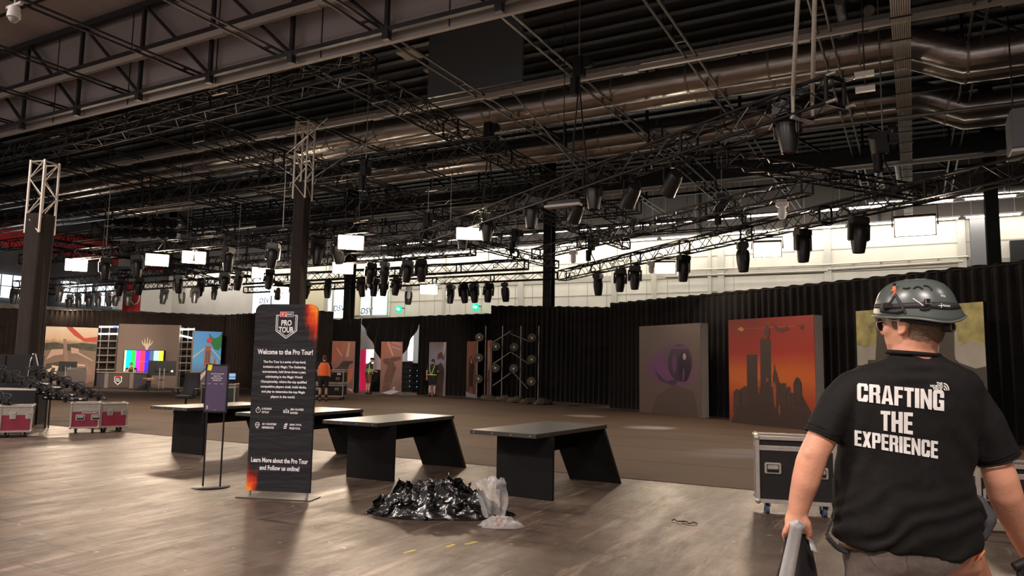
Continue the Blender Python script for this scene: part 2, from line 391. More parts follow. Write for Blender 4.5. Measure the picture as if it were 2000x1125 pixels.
for px, py, lab in ((779, 604, 'left green exit sign above the doorway curtain'), (929, 600, 'right green exit sign above the doorway curtain')):
    p = atY(px, py, 37.6); t = thing('exit_sign', 'illuminated '+lab, 'exit sign', (p.x, 37.6, p.z))
    c = MB(); c.bbox((0, 0, 0), (.40, .08, .42), .015); obj('housing', c, GRN, t)
    c = MB(); c.prism([(-.15,-.03),(0,-.03),(0,-.1),(.03,-.1),(.15,.0),(.03,.1),(0,.1),(0,.03),(-.15,.03)], -.06, -.045); c.ball((-.1, -.05, .12), (.03,.01,.03), 8)
    obj('pictogram', c, EXW, t)
    c = MB(); c.box((0, .30, .1), (.06, .62, .05)); obj('bracket', c, BLACKM, t)
# ================================================================ curtains
VELVET = mat('black_velvet', (.008,.0065,.0062), .9, nz=.25, scale=3, sheen=.12, spec=.15)
VELV2 = mat('dark_brown_velvet', (.026,.017,.013), .85, nz=.25, scale=3, sheen=.12, spec=.15)
def curtain(name, label, pts, m, pleat=.26, amp=.05, seed=1, bottom=.02):
    """pts: list of (ground point, top height); hangs in pleats"""
    rnd = random.Random(seed); P = [V((p[0].x, p[0].y)) for p in pts]; H = [p[1] for p in pts]
    seg = [(P[i+1]-P[i]).length for i in range(len(P)-1)]; tot = sum(seg); n = int(tot/pleat*5); c = MB(); vs = []; rows = 5
    ph = 0
    for i in range(n+1):
        s = tot*i/n; k = 0
        while k < len(seg)-1 and s > seg[k]: s -= seg[k]; k += 1
        t = min(1, s/seg[k]); p = P[k].lerp(P[k+1], t); d = (P[k+1]-P[k]).normalized(); nn = V((d.y, -d.x)); h = H[k]+(H[k+1]-H[k])*t
        ph += 2*math.pi/5*(1+.35*noise.noise(V((i*.11, seed, 0))))
        for j in range(rows):
            v = j/(rows-1); a = amp*(.55+.45*(1-v))*(1+.6*noise.noise(V((i*.05, seed*3.1, v))))
            o2 = a*math.sin(ph+.5*math.sin(v*3+i*.02)); q = p+nn*o2
            vs.append((q.x, q.y, bottom+(h-bottom)*v+(.015*math.sin(ph*.5) if j == rows-1 else 0)))
    c.add(vs, [(i*rows+j, (i+1)*rows+j, (i+1)*rows+j+1, i*rows+j+1) for i in range(n) for j in range(rows-1)])
    o = obj(name, c, m, None, 80, label=label, cat='curtain'); o.modifiers.new('t', 'SOLIDIFY').thickness = .012
    rail = MB()
    for i in range(len(P)-1): rail.tube((P[i].x, P[i].y, H[i]-.05), (P[i+1].x, P[i+1].y, H[i+1]-.05), .03, 6)
    obj('curtain_rail', rail, BLACKM, o); return o
def cp2(px, py, d): p = D(px, py, d); return (V((p.x, p.y, 0)), p.z)
curtain('stage_curtain', 'dark pleated curtain behind the broadcast desk and stage panels', [cp2(-260, 594, 40), cp2(10, 602, 41), cp2(225, 607, 41.8), cp2(440, 615, 43)], VELV2, seed=1)
curtain('stage_curtain', 'dark pleated curtain between the roll-up banner and the backstage doorway', [cp2(440, 615, 43.2), cp2(600, 605, 39.5), cp2(652, 609, 38.8)], VELV2, seed=2)
curtain('stage_curtain', 'black curtain just left of the backstage doorway', [cp2(650, 624, 39.0), cp2(706, 622, 38.6)], VELVET, amp=.04, seed=3)
curtain('stage_curtain', 'black curtain right of the backstage doorway behind the tall picture panels', [cp2(820, 617, 37.6), cp2(960, 612, 36)], VELVET, seed=4)
curtain('stage_curtain', 'black curtain behind the four lamp poles with light bars', [cp2(960, 597, 34.7), cp2(1080, 598, 32.8), cp2(1193, 600, 30.6)], VELVET, seed=5)
curtain('stage_curtain', 'long black curtain running diagonally behind the three large pictures on the right', [cp2(1193, 592, 28.8), cp2(1390, 573, 24.4), cp2(1600, 552, 20.9), cp2(1940, 515, 16.8), cp2(2240, 480, 14.4)], VELVET, seed=6, amp=.055)
# swagged drape over the doorway
A, B = cp2(706, 622, 38.5), cp2(820, 617, 37.65)
def dr(u, v):
    p = A[0].lerp(B[0], u); zt = A[1]+(B[1]-A[1])*u
    s = abs(u-.46)/.54 if u > .46 else abs(u-.46)/.46
    zb = .72+ (zt-.72-.32)*(s**(1.15 if u > .46 else .8))
    d = (B[0]-A[0]).normalized(); nn = V((d.y, -d.x, 0)); off = .09*math.sin(u*42+v*3)*(.3+v)
    q = p+nn*(off-.1); return V((q.x, q.y, zt+(zb-zt)*v))
c = MB(); c.grid(90, 10, dr); o = obj('door_drape', c, VELVET, None, 80, label='black drape gathered to a point hanging in the backstage doorway', cat='curtain'); o.modifiers.new('t', 'SOLIDIFY').thickness = .012
# backstage behind the doorway
P0 = D(760, 690, 46)
c = MB(); a, r_, w = between(G(690, 45), G(850, 44)); c.box((w/2, 0, 1.9), (w, .1, 3.8)); obj('backstage_wall', c, mat('backstage_white', (.72,.74,.74), .6), loc=a, rz=r_, kind='structure', label='white wall behind the backstage doorway')
def billboard(name, label, cat, x0, x1, y0, y1, d, th, m, **k):
    a, b2 = D(x0, y1, d), D(x1, y1, d); a.z = 0 if a.z < 1 else a.z; t = D(x0, y0, d); loc, rz, w = between(a, b2)
    c = MB(); c.bbox((w/2, th/2, (a.z+t.z)/2), (w, th, t.z-a.z), .02); return obj(name, c, m, loc=loc, rz=rz, label=label, cat=cat, **k)
PINK = mat('pink_booth', (.75,.02,.10), .5, emit=.35)
o = billboard('pink_booth', 'glowing pink and white kiosk seen through the backstage doorway', 'kiosk', 702, 722, 682, 752, 42.5, .6, PINK)
c = MB(); c.box((.55, -.02, 1.95), (.42, .03, .8)); obj('lit_screen', c, mat('lit_screen', (1,.95,.95), .4, emit=2.2), o)
o = billboard('light_box', 'tall lit white panel at the right of the backstage doorway', 'light panel', 796, 806, 655, 704, 42.5, .1, mat('cool_light_panel', (.9,.96,1), .4, emit=2.5))
c = MB(); c.tube((.15, .05, 0), (.15, .05, 1.9), .03); obj('light_stand', c, BLACKM, o)
for i, (x0, x1, y0, y1, d, lab) in enumerate([(783, 803, 706, 757, 41.5, 'left'), (803, 816, 709, 757, 41, 'right')]):
    a, b2 = D(x0, y1, d), D(x1, y1, d); loc, rz, w = between(a, b2); hh = D(x0, y0, d).z
    t = thing('equipment_rack', lab+' black equipment rack inside the backstage doorway', 'rack', loc, rz, 'backstage racks')
    c = MB(); c.bbox((w/2, .3, hh/2), (w, .6, hh), .02); obj('body', c, BLACKP, t)
    c = MB()
    for k in range(5): c.box((w/2, -.01, .25+k*hh*.17), (w*.8, .03, .12))
    obj('module', c, BLACKM, t)
    c = MB(); [c.box((w*.85, -.03, .3+k*.3), (.03, .02, .03)) for k in range(4)]; obj('indicator', c, mat('blue_led', (.2,.5,1), .4, emit=1.5), t)
o = billboard('work_table', 'black covered work table behind the worker in green vest', 'table', 722, 748, 722, 760, 40.8, .5, BLACKP)
# ================================================================ columns
def column(name, label, px, py, d, ztop, w=.34):
    p = D(px, py, d); c = MB()
    c.box((0, 0, ztop/2), (w*.16, w, ztop)); c.box((0, w*.5, ztop/2), (w, w*.1, ztop)); c.box((0, -w*.5, ztop/2), (w, w*.1, ztop)); c.box((0, 0, .02), (w*1.4, w*1.4, .04))
    return obj(name, c, BLACKP, loc=(p.x, p.y, 0), label=label, cat='column')
column('steel_column', 'black steel column behind the curtain of the lamp poles', 1072, 560, 33.6, 11.7, .4)
column('steel_column', 'black steel column at the right edge behind the long curtain', 1937, 420, 24.5, 11.7, .38)
column('steel_column', 'dark steel column just right of the roll-up banner top', 682, 590, 40.5, 11.7, .42)
DRAPE = mat('charcoal_drape', (.030,.022,.018), .8, spec=.2, nz=.15, scale=2, sheen=.1)
def truss_tower(label, px, py, d, ztop, zdr, wt=.5, wd=.62, rz=.25):
    p = D(px, py, d); t = thing('truss_tower', label, 'truss tower', (p.x, p.y, 0), rz)
    h = wt/2-.03
    for sx in (-1, 1):
        for sy in (-1, 1):
            c = MB(); c.tube((sx*h, sy*h, zdr-.5), (sx*h, sy*h, ztop), .03, 8); obj('chord', c, ALUW, t, 40)
    c = MB(); n = max(3, int((ztop-zdr+.5)/.42))
    for k in range(n):
        z0 = zdr-.5+(ztop-zdr+.5)*k/n; z1 = zdr-.5+(ztop-zdr+.5)*(k+1)/n
        for s in (-1, 1):
            a = (-h, h) if k % 2 else (h, -h)
            c.tube((a[0], s*h, z0), (a[1], s*h, z1), .014, 5); c.tube((s*h, a[0], z0), (s*h, a[1], z1), .014, 5)
    for s in (-1, 1): c.tube((-h, s*h, ztop-.04), (h, s*h, ztop-.04), .02, 5); c.tube((s*h, -h, ztop-.04), (s*h, h, ztop-.04), .02, 5)
    obj('bracing', c, ALUW, t)
    # cloth sleeve with soft folds
    def sl(u, v):
        a = 2*math.pi*u; r = wd/2/max(abs(math.cos(a)), abs(math.sin(a)))**.8*.98; z = .02+(zdr-.02)*v
        r *= 1+.05*noise.noise(V((math.cos(a)*3, math.sin(a)*3, z*.5)))+.035*math.sin(6*a+z*.7)
        r *= 1-.06*math.sin(v*3)
        return V((r*math.cos(a), r*math.sin(a), z))
    c = MB(); c.grid(61, 24, sl); o = obj('cloth_sleeve', c, DRAPE, t, 60); o.modifiers.new('t', 'SOLIDIFY').thickness = .01
    c = MB(); c.box((0, 0, .01), (wd*1.3, wd*1.3, .02)); obj('base_plate', c, BLACKM, t)
    return t
truss_tower('silver truss tower in a dark cloth sleeve rising at the far left', 80, 418, 18.8, 6.55, 5.17, .50, .50)
TM = truss_tower('tall silver truss tower in a dark cloth sleeve behind the roll-up banner', 592, 358, 22, 8.72, 6.86, .46, .40)
# ================================================================ ROOF STEEL
RAIL = mat('cable_rail', (.50,.47,.43), .5, .2)
GALV = mat('galvanised', (.33,.32,.31), .42, .6, nz=.15, scale=6)
def roof_truss(label, y, zb, zt, x0, x1, bay=2.95, xs=-7.4, r=.055):
    t = thing('roof_truss', label, 'roof truss', (0, y, 0)); n0 = math.ceil((x0-xs)/bay); n1 = int((x1-xs)//bay)
    c = MB(); c.box(((x0+x1)/2, 0, zb), (x1-x0, .11, .11)); obj('bottom_chord', c, DARKB, t)
    c = MB(); c.box(((x0+x1)/2, 0, zt), (x1-x0, .16, .18)); obj('top_chord', c, DARKB, t)
    for k in range(n0, n1+1):
        x = xs+bay*k; p = MB(); p.box((x, 0, (zb+zt)/2), (.09, .09, zt-zb)); p.box((x, 0, zb-.10), (.16, .14, .26)); obj('post', p, DARKB, t)
        d = MB(); d.tube((x, 0, zb), (x-bay, 0, zt), .05, 6); obj('diagonal', d, DARKB, t)
    return t
roof_truss('dark steel roof truss in front of the grey fascia', 12.2, 8.80, 11.3, -51, 6, 2.83, -7.05)
roof_truss('dark steel roof truss above the foil ducts in the middle of the hall', 22.6, 9.3, 11.5, -60, 6)
roof_truss('dark steel roof truss nearest the back wall', 31.5, 9.2, 11.5, -60, 6)
# near truss of the aisle, upper left
roof_truss('dark steel roof truss over the front aisle at the top left', 7.4, 9.3, 11.5, -40, 0)
c = MB(); c.box((-22, 11.9, 9.66), (58, .10, .16)); 
for k in range(18): c.box((-49+3.1*k, 11.88, 9.58), (.5, .14, .05))
obj('cable_trunking', c, RAIL, label='pale cable trunking running along the grey fascia', cat='cable trunking')
c = MB(); c.box((-22, 12.02, 9.86), (58, .14, .16)); struct('beam_fascia', c, DARKB)
for lab, y, z, r in (('upper', 17.25, 9.22, .06), ('lower', 17.0, 8.98, .06)):
    c = MB(); c.box((-22, y, z), (60, .12, .12))
    for k in range(14): c.box((-50+4*k, y, z-.06), (.4, .15, .05))
    obj('light_rail', c, RAIL if lab == 'lower' else GALV, label=lab+' pale rail of the pair running across the roof above the foil ducts', cat='rail')
c = MB(); c.box((-14, 27.74, 8.6), (34, .12, .1)); obj('light_rail', c, RAIL, label='pale straight rail under the dark roof beam right of centre', cat='rail')
c = MB(); c.box((-14, 28.0, 9.05), (34, .3, .6)); struct('beam_hall', c, DARKB)
c = MB(); c.tube((-6, 22.1, 8.5), (6, 22.4, 8.5), .05, 8); obj('conduit', c, GALV, label='thin pale conduit under the rear pair of foil ducts', cat='conduit')
# double purlin ties running away from the viewer
for k in range(-7, 4):
    x = -7.4+2.95*k; c = MB()
    for s in (-.13, .13): c.tube((x+s, 2, 9.0), (x+s, 36, 9.0), .032, 6)
    for j in range(9): c.box((x, 4+4*j, 9.0), (.3, .05, .05))
    o = obj('roof_tie', c, mat('tie_steel', (.10,.095,.09), .5, .5) if k > -3 else DARKB, label='%s twin-bar roof tie from the left running toward the back wall' % (['first','second','third','fourth','fifth','sixth','seventh','eighth','ninth','tenth','eleventh'][k+7]), cat='roof tie', group='roof ties running to the back wall')
# ---------------------------------------------------------------- ducts
FOIL = mat('foil_duct', (.50,.475,.455), .27, .92, nz=.18, scale=5, bump=.5, bscale=6, stretch=(.35, 1, 1))
def duct(label, y, z, r, jog=True, x0=-50, x1=9, jx=.15, dz=.62):
    pts = [(x0, y, z)]+([(jx, y, z), (jx+1.15, y-.1, z-dz), (x1, y-.1, z-dz)] if jog else [(x1, y, z)])
    t = thing('air_duct', label, 'air duct', (0, y, z)); c = MB(); P = []
    for i in range(len(pts)-1):
        a, b2 = V(pts[i]), V(pts[i+1]); n = max(2, int((b2-a).length/.35)); P += [a.lerp(b2, k/n) for k in range(n)]
    P.append(V(pts[-1])); P = [p-V((0, y, z)) for p in P]
    c.path(P, [r*(1+.025*noise.noise(V((i*.7, y, 0)))) for i in range(len(P))], 18); obj('pipe', c, FOIL, t, 50)
    for i in range(2, len(P)-2, 6):
        d = (P[i+1]-P[i]).normalized(); c = MB(); c.tube(P[i]-d*.03, P[i]+d*.03, r*1.035, 18); obj('joint_band', c, GALV, t, 40)
    for i in range(6, len(P)-2, 10):
        c = MB(); c.tube(P[i]+V((0, 0, r)), (P[i].x, P[i].y, 11.72-z), .012, 5); obj('hanger', c, BLACKM, t)
    return t
duct('front foil-wrapped air duct of the nearer pair, bending at the right', 19.15, 9.35, .38)
duct('back foil-wrapped air duct of the nearer pair, bending at the right', 20.1, 9.35, .30)
duct('front foil-wrapped air duct of the farther pair, bending at the right', 23.6, 9.55, .36, jx=.4)
duct('back foil-wrapped air duct of the farther pair, bending at the right', 24.6, 9.5, .28, jx=.4)
duct('straight foil-wrapped air duct far back under the roof at the upper left', 33.4, 10.6, .42, False, -50, -12)
duct('small foil air duct near the back wall at the right', 35.2, 8.9, .26, False, -1.5, 8)
c = MB()
for i in range(9): c.box((-.16+.04*i, 25, 8.62), (.028, 25.8, .05))
for j in range(22): c.box((0, 12.5+1.15*j, 8.585), (.42, .04, .02), 1)
obj('cable_tray', c, [mat('grey_cables', (.40,.37,.33), .6), BLACKM], label='flat bundle of pale cables strapped to a tray running to the back wall', cat='cable tray')
# vertical pipe pairs and round tubes on the right
for i, (px, py, py2, d) in enumerate([(1640, 0, 105, 18), (1697, 20, 95, 18), (1703, 265, 370, 24), (1742, 245, 360, 24)]):
    a = D(px, py, d); b2 = D(px+18, py2, d+4); c = MB(); c.tube(a, b2, .13, 12); c.tube(a.lerp(b2, .48), a.lerp(b2, .52), .15, 12); c.tube(a.lerp(b2, .9), a.lerp(b2, .94), .15, 12)
    obj('vent_pipe', c, GALV, None, 40, label=['left','right','left','right'][i]+' grey vent pipe of the '+('upper' if i < 2 else 'lower')+' pair under the roof beside the cable tray', cat='vent pipe')
p = D(1992, 262, 15.5); c = MB(); c.bbox((p.x+.35, p.y, p.z), (1.1, 1.0, .85), .03); o = obj('heater_unit', c, mat('heater_grey', (.14,.14,.145), .5), label='grey box unit hanging at the right edge under the ducts', cat='heater')
c = MB(); c.box((p.x+.35, p.y, p.z-.46), (1.12, 1.02, .06)); obj('bottom_tray', c, WHITE, o)
c = MB()
for sx in (-.1, .8): c.tube((p.x+sx, p.y, p.z+.42), (p.x+sx, p.y, 11.7), .015)
obj('hanger', c, BLACKM, o)
# ceiling boxes, skylight, flat lamps
c = MB(); A = atZ(890, 105, 10.2); c.box((A.x, A.y+1, 10.6), (3.2, .1, 2.2)); o = obj('roof_panel', c, mat('blue_grey_panel', (.17,.21,.25), .35), label='blue-grey sheet panel up in the roof above the light rails', cat='panel')
for i, (px, py, d) in enumerate([(800, 106, 22), (853, 140, 23)]):
    p = D(px, py, d); c = MB(); c.bbox((p.x, p.y, p.z), (.62, .62, .07), .02); o = obj('flat_lamp', c, mat('flat_lamp', (.62,.56,.48), .5), label=('left' if i == 0 else 'right')+' flat square lamp hanging under the roof near the blue-grey panel', cat='lamp')
    c = MB(); c.tube((p.x, p.y, p.z), (p.x, p.y, 11.7), .012); obj('cord', c, BLACKM, o)
for i, (px, py, d, s) in enumerate([(605, 113, 19.5, 1.0), (1100, 402, 17.5, .9)]):
    p = D(px, py, d); c = MB(); c.box((p.x, p.y, p.z), (s, .22, .06)); c.box((p.x, p.y, p.z+.08), (s*.9, .08, .1), 1)
    c.tube((p.x, p.y, p.z), (p.x, p.y, 11.7), .012, 5, 1)
    obj('strip_fitting', c, [RAIL, BLACKM], label=['pale strip fitting above the tall silver truss tower','pale strip fitting above the first diagonal truss'][i], cat='lamp')
for i, (px, py, d) in enumerate([(1688, 145, 14), (1690, 174, 14)]):
    p = D(px, py, d); c = MB(); c.box((p.x, p.y, p.z), (.34, .1, .1)); c.tube((p.x, p.y, p.z), (p.x, p.y, 11.8 if i == 0 else p.z+.2), .014, 6, 1)
    obj('strip_fitting', c, [RAIL, BLACKM], label=['upper','lower'][i]+' short pale fitting on the drop rod left of the cable tray', cat='lamp')
# cameras under the roof
for i, (px, py, d) in enumerate([(27, 30, 14.2), (417, 178, 21), (697, 118, 22)]):
    p = D(px, py, d); t = thing('dome_camera', ['white dome camera in the top left corner','white camera under the grey fascia','white camera on a drop pipe near the blue-grey panel'][i], 'camera', (p.x, p.y, p.z))
    c = MB(); c.lathe([(.10, .16), (.11, .05), (.12, .02), (.12, -.05)], 14); obj('housing', c, WHITE, t, 40)
    c = MB(); c.ball((0, 0, -.06), (.09, .09, .09), 12); obj('dome', c, GREY, t, 60)
    c = MB(); c.tube((0, 0, .1), (0, 0, 11.6-p.z if i != 1 else 9.2-p.z), .02, 6); c.box((0, 0, .2), (.5, .06, .05)); obj('drop_pipe', c, RAIL, t)
# ---------------------------------------------------------------- strip lights near the back wall
STRIP = mat('strip_light', (1,.96,.90), .4, emit=5.0)
def strip_row(y, px0, px1, py0, py1, n, lab, gap):
    A, B = atY(px0, py0, y), atY(px1, py1, y)
    for i in range(n):
        x0 = A.x+(B.x-A.x)*i/n; x1 = A.x+(B.x-A.x)*(i+1)/n-gap; c = MB(); c.box(((x0+x1)/2, y, A.z), (x1-x0, .10, .07))
        o = obj('strip_light', c, STRIP, label='%s lit strip light from the left in the %s row along the back wall' % (ORD[i], lab), cat='strip light', group=lab+' row of strip lights')
        c = MB(); c.box(((x0+x1)/2, y, A.z+.07), (x1-x0+gap*.5, .14, .07))
        for xx in (x0+.2, x1-.2): c.tube((xx, y, A.z+.1), (xx, y, 11.795), .012, 5)
        obj('housing', c, RAIL, o)
strip_row(33.9, 740, 2010, 479.5, 381.5, 15, 'upper', .42)
strip_row(37.5, 700, 2010, 506.5, 414.5, 16, 'lower', .30)
# ================================================================ LIGHTING TRUSSES
TR = {}; TRO = {}
def truss(key, label, p0, p1, size=.36, bay=.42, m=TRUSSB, r=.025, rb=.014):
    p0, p1 = V(p0), V(p1); d = p1-p0; L = d.length; d.normalize(); sd = V((0, 0, 1)).cross(d).normalized()*(size/2); zz = V((0, 0, size))
    t = thing('lighting_truss', label, 'truss', tuple(p0)); C4 = [sd, -sd, sd+zz, -sd+zz]
    for k, o in enumerate(C4):
        c = MB(); c.tube(o, d*L+o, r, 6); obj('chord', c, m, t)
    c = MB(); n = max(2, int(L/bay))
    for i in range(n):
        a, b2 = d*(L*i/n), d*(L*(i+1)/n)
        if i % 2: a, b2 = b2, a
        for u_, w_ in ((0, 2), (1, 3), (0, 1), (2, 3)): c.tube(a+C4[u_], b2+C4[w_], rb, 4, 0, None, False)
    obj('bracing', c, m, t)
    for q in [V(), d*L]+[d*(L*k/max(1, round(L/3))) for k in range(1, max(1, round(L/3)))]:
        c = MB()
        for u_, w_ in ((0, 2), (1, 3), (0, 1), (2, 3)): c.tube(q+C4[u_], q+C4[w_], r*1.15, 6)
        obj('end_frame', c, m, t)
    TR[key] = (p0, p1, size); TRO[key] = t; return t
def Tz(px, py, z): return atZ(px, py, z)
t1 = truss('T1', 'large black diagonal lighting truss nearest the camera, hung from pale slings', Tz(1632, 205, 5.6), Tz(768, 500, 5.6), .42, .5, TRUSSB, .030, .016)
# bright spigots at the open end
c = MB(); e = TR['T1'][0]; d1 = (TR['T1'][1]-e).normalized(); sd = V((0, 0, 1)).cross(d1).normalized()*.21
for k, o in enumerate((sd, -sd, sd+V((0, 0, .42)), -sd+V((0, 0, .42)))):
    c.tube(o, o-d1*.16, .026, 8); c.ball(o-d1*.16, .03, 8)
obj('spigot', c, mat('bright_steel', (.75,.74,.72), .25, .9), t1, 40)
truss('T2', 'long black diagonal lighting truss above the right curtain', (-13.2, 28.7, 5.25), (5.0, 14.2, 5.25), .40, .45)
truss('T3', 'black diagonal lighting truss between the two long diagonal trusses', (-11.7, 23.2, 5.35), (-1.9, 16.7, 5.35), .34, .4)
truss('T4', 'short black truss crossing under the middle diagonal truss', (-9.25, 17.9, 5.72), (-8.8, 24.5, 5.72), .30, .36)
truss('T5', 'thin black truss crossing behind the open end of the middle diagonal truss', (-3.4, 15.4, 5.80), (.5, 20.7, 5.80), .30, .36)
truss('TA', 'front black lighting truss of the left rig with a row of lit panels', (-31.5, 16.5, 5.3), (-13.6, 16.5, 5.3), .36, .42)
truss('TB', 'second black lighting truss of the left rig behind the front one', (-31, 20.4, 5.15), (-12.6, 20.4, 5.15), .34, .42)
truss('TC', 'third black lighting truss of the left rig, above the doorway curtain', (-45.5, 24.2, 5.15), (-12.6, 24.2, 5.15), .34, .42)
truss('TD', 'farthest black lighting truss of the left rig', (-31, 27.4, 5.15), (-12.9, 27.4, 5.15), .30, .42)
truss('TE', 'short black truss pointing outward at the left end of the rig', Tz(326, 530, 5.6), Tz(447, 566, 5.6), .36, .42)
truss('TF', 'black truss at the far left end of the rig above the left curtain', (-41, 21.2, 5.15), (-32, 21.2, 5.15), .34, .42)
truss('TG', 'black side truss joining the rows of the left rig', (-30.8, 16.6, 6.05), (-30.8, 27.4, 6.05), .30, .42)
truss('TH', 'black side truss at the right end of the left rig', (-13.3, 21.0, 5.62), (-13.0, 27.6, 5.62), .30, .42)
# mother grid above
truss('M1', 'long black truss of the upper grid running away from the tall silver tower', (-11.4, 13.9, 8.0), (-11.4, 33, 8.0), .50, .55)
truss('M2', 'second long black truss of the upper grid running toward the back wall', (-18.4, 14.2, 8.0), (-18.4, 33, 8.0), .50, .55)
truss('M3', 'third long black truss of the upper grid running toward the back wall', (-25.4, 14.3, 8.0), (-25.4, 33, 8.0), .50, .55)
truss('M4', 'leftmost long black truss of the upper grid running toward the back wall', (-32.5, 14.3, 8.0), (-32.5, 33, 8.0), .50, .55)
truss('N1', 'front black cross truss of the upper grid just under the grey fascia', (-44, 13.6, 7.9), (-11.2, 13.2, 8.35), .55, .6)
truss('N2', 'second black cross truss of the upper grid', (-44, 17.6, 7.44), (-10, 17.6, 7.44), .50, .55)
truss('N3', 'third black cross truss of the upper grid', (-44, 22, 7.44), (-10, 22, 7.44), .50, .55)
truss('N4', 'fourth black cross truss of the upper grid', (-44, 26.5, 7.44), (-9, 26.5, 7.44), .50, .55)
truss('N5', 'farthest black cross truss of the upper grid', (-44, 31, 7.44), (-6, 31, 7.44), .50, .55)
truss('M5', 'short black truss of the upper grid above the middle diagonal truss', (-6.3, 20, 8.0), (-6.3, 33, 8.0), .40, .5)
# thin bracing wires and rods of the upper grid
for i, (a, b2) in enumerate([((590,355),(470,270)), ((600,355),(735,265)), ((1000,180),(1130,330)), ((640,230),(560,300))]):
    A, B = atZ(*a, 7.4), atZ(*b2, 7.9); c = MB(); c.tube(A, B, .02, 5)
    obj('brace_rod', c, BLACKM, label=['thin black brace rod reaching left from the tall silver tower','thin black brace rod reaching right from the tall silver tower','thin black brace rod right of the chain hoist under the duct','thin black brace rod behind the top of the tall silver tower'][i], cat='rod')
# suspension rods from grid to rig and from roof to grid
def drop(key, ts, ztop, lab):
    p0, p1, s = TR[key]
    for i, t_ in enumerate(ts):
        q = p0.lerp(p1, t_); c = MB(); c.tube((q.x, q.y, q.z+s), (q.x, q.y, ztop), .014, 5); c.box((q.x, q.y, q.z+s), (s*1.05, .07, .05))
        obj('suspension_rod', c, GALV if i % 2 else BLACKM, label='%s suspension rod from the left holding the %s' % (ORD[i], lab), cat='rod')
drop('TA', (.08,.3,.55,.8,.97), 7.9, 'front truss of the left rig'); drop('TB', (.1,.4,.7,.95), 7.9, 'second truss of the left rig')
drop('TC', (.35,.3,.5,.7,.95), 7.8, 'third truss of the left rig'); drop('TD', (.1,.5,.9), 11.72, 'farthest truss of the left rig')
drop('N1', (.12,.36,.6,.84), 11.7, 'front cross truss of the upper grid'); drop('N2', (.12,.36,.6,.84), 11.7, 'second cross truss of the upper grid')
drop('N3', (.12,.36,.6,.84), 11.7, 'third cross truss of the upper grid'); drop('N4', (.12,.36,.6,.84), 11.7, 'fourth cross truss of the upper grid'); drop('N5', (.1,.4,.7), 11.7, 'farthest cross truss of the upper grid')
drop('TF', (.2,.8), 11.72, 'far left truss of the rig'); drop('TE', (.3,.8), 11.72, 'short outward truss of the left rig')
# ---------------------------------------------------------------- chain hoists
def hoist(label, key, t_, zb, ztop, sc=1.0, sling=BLACKM):
    p0, p1, s = TR[key]; q = p0.lerp(p1, t_); d = (p1-p0).normalized(); t = thing('chain_hoist', label, 'chain hoist', (q.x, q.y, zb))
    c = MB(); c.bbox((0, 0, .05), (.26*sc, .26*sc, .5*sc), .03); c.bbox((.2*sc, 0, .12), (.26*sc, .2*sc, .22*sc), .03); obj('motor', c, BLACKP, t, 40)
    c = MB(); c.lathe([(.11*sc, -.2*sc), (.10*sc, -.62*sc)], 12, 0, Matrix.Translation((-.12*sc, 0, 0))); obj('chain_bag', c, BLACKP, t, 40)
    c = MB(); c.tube((0, 0, .3*sc), (0, 0, ztop-zb), .016, 5); obj('chain', c, GALV, t)
    c = MB(); h = q.z+s-zb
    c.tube((0, 0, -.2*sc), (0, 0, -.34*sc), .03, 6)
    for sg in (-1, 1): c.tube((0, 0, -.34*sc), d*(sg*.36)+V((0, 0, h)), .022, 6)
    obj('sling', c, sling, t)
    return t
hoist('chain hoist hanging between the ducts, second from the camera on the first diagonal truss', 'T1', .60, 8.3, 11.7)
hoist('chain hoist with long chain at the top of the picture above the first diagonal truss', 'T1', .36, 8.6, 11.7)
hoist('chain hoist left of centre above the front truss of the left rig', 'TA', .98, 7.2, 11.7)
hoist('chain hoist in front of the cable tray on the second diagonal truss', 'T2', .70, 6.75, 11.7, 1.0)
hoist('chain hoist halfway along the second diagonal truss', 'T2', .455, 6.5, 11.7)
hoist('chain hoist at the far end of the second diagonal truss', 'T2', .11, 6.4, 11.7)
hoist('chain hoist above the middle of the third truss of the left rig', 'TC', .985, 6.4, 7.6)
hoist('chain hoist at the right end of the second truss of the left rig', 'TB', .90, 6.4, 7.6)
SL = mat('pale_sling', (.46,.41,.35), .8, nz=.2, scale=30)
q = TR['T1'][0].lerp(TR['T1'][1], .032); c = MB()
a = D(1560, -30, 10.5); b2 = D(1592, -30, 10.7)
for s, top in ((.2, a), (-.24, b2)):
    n = V((0, 0, 1)).cross(d1).normalized()
    e = q+n*s*1.05+V((0, 0, .3)); e2 = q+n*s*1.05+V((0, 0, -.06))
    c.path([V((top.x, top.y, 11.53)), top, e.lerp(top, .03), e], .034, 8); c.path([e, e2, q-n*s*1.05+V((0,0,-.06))], .03, 8)
obj('lifting_sling', c, SL, None, 50, label='pair of pale fabric slings lifting the near end of the first diagonal truss', cat='sling')
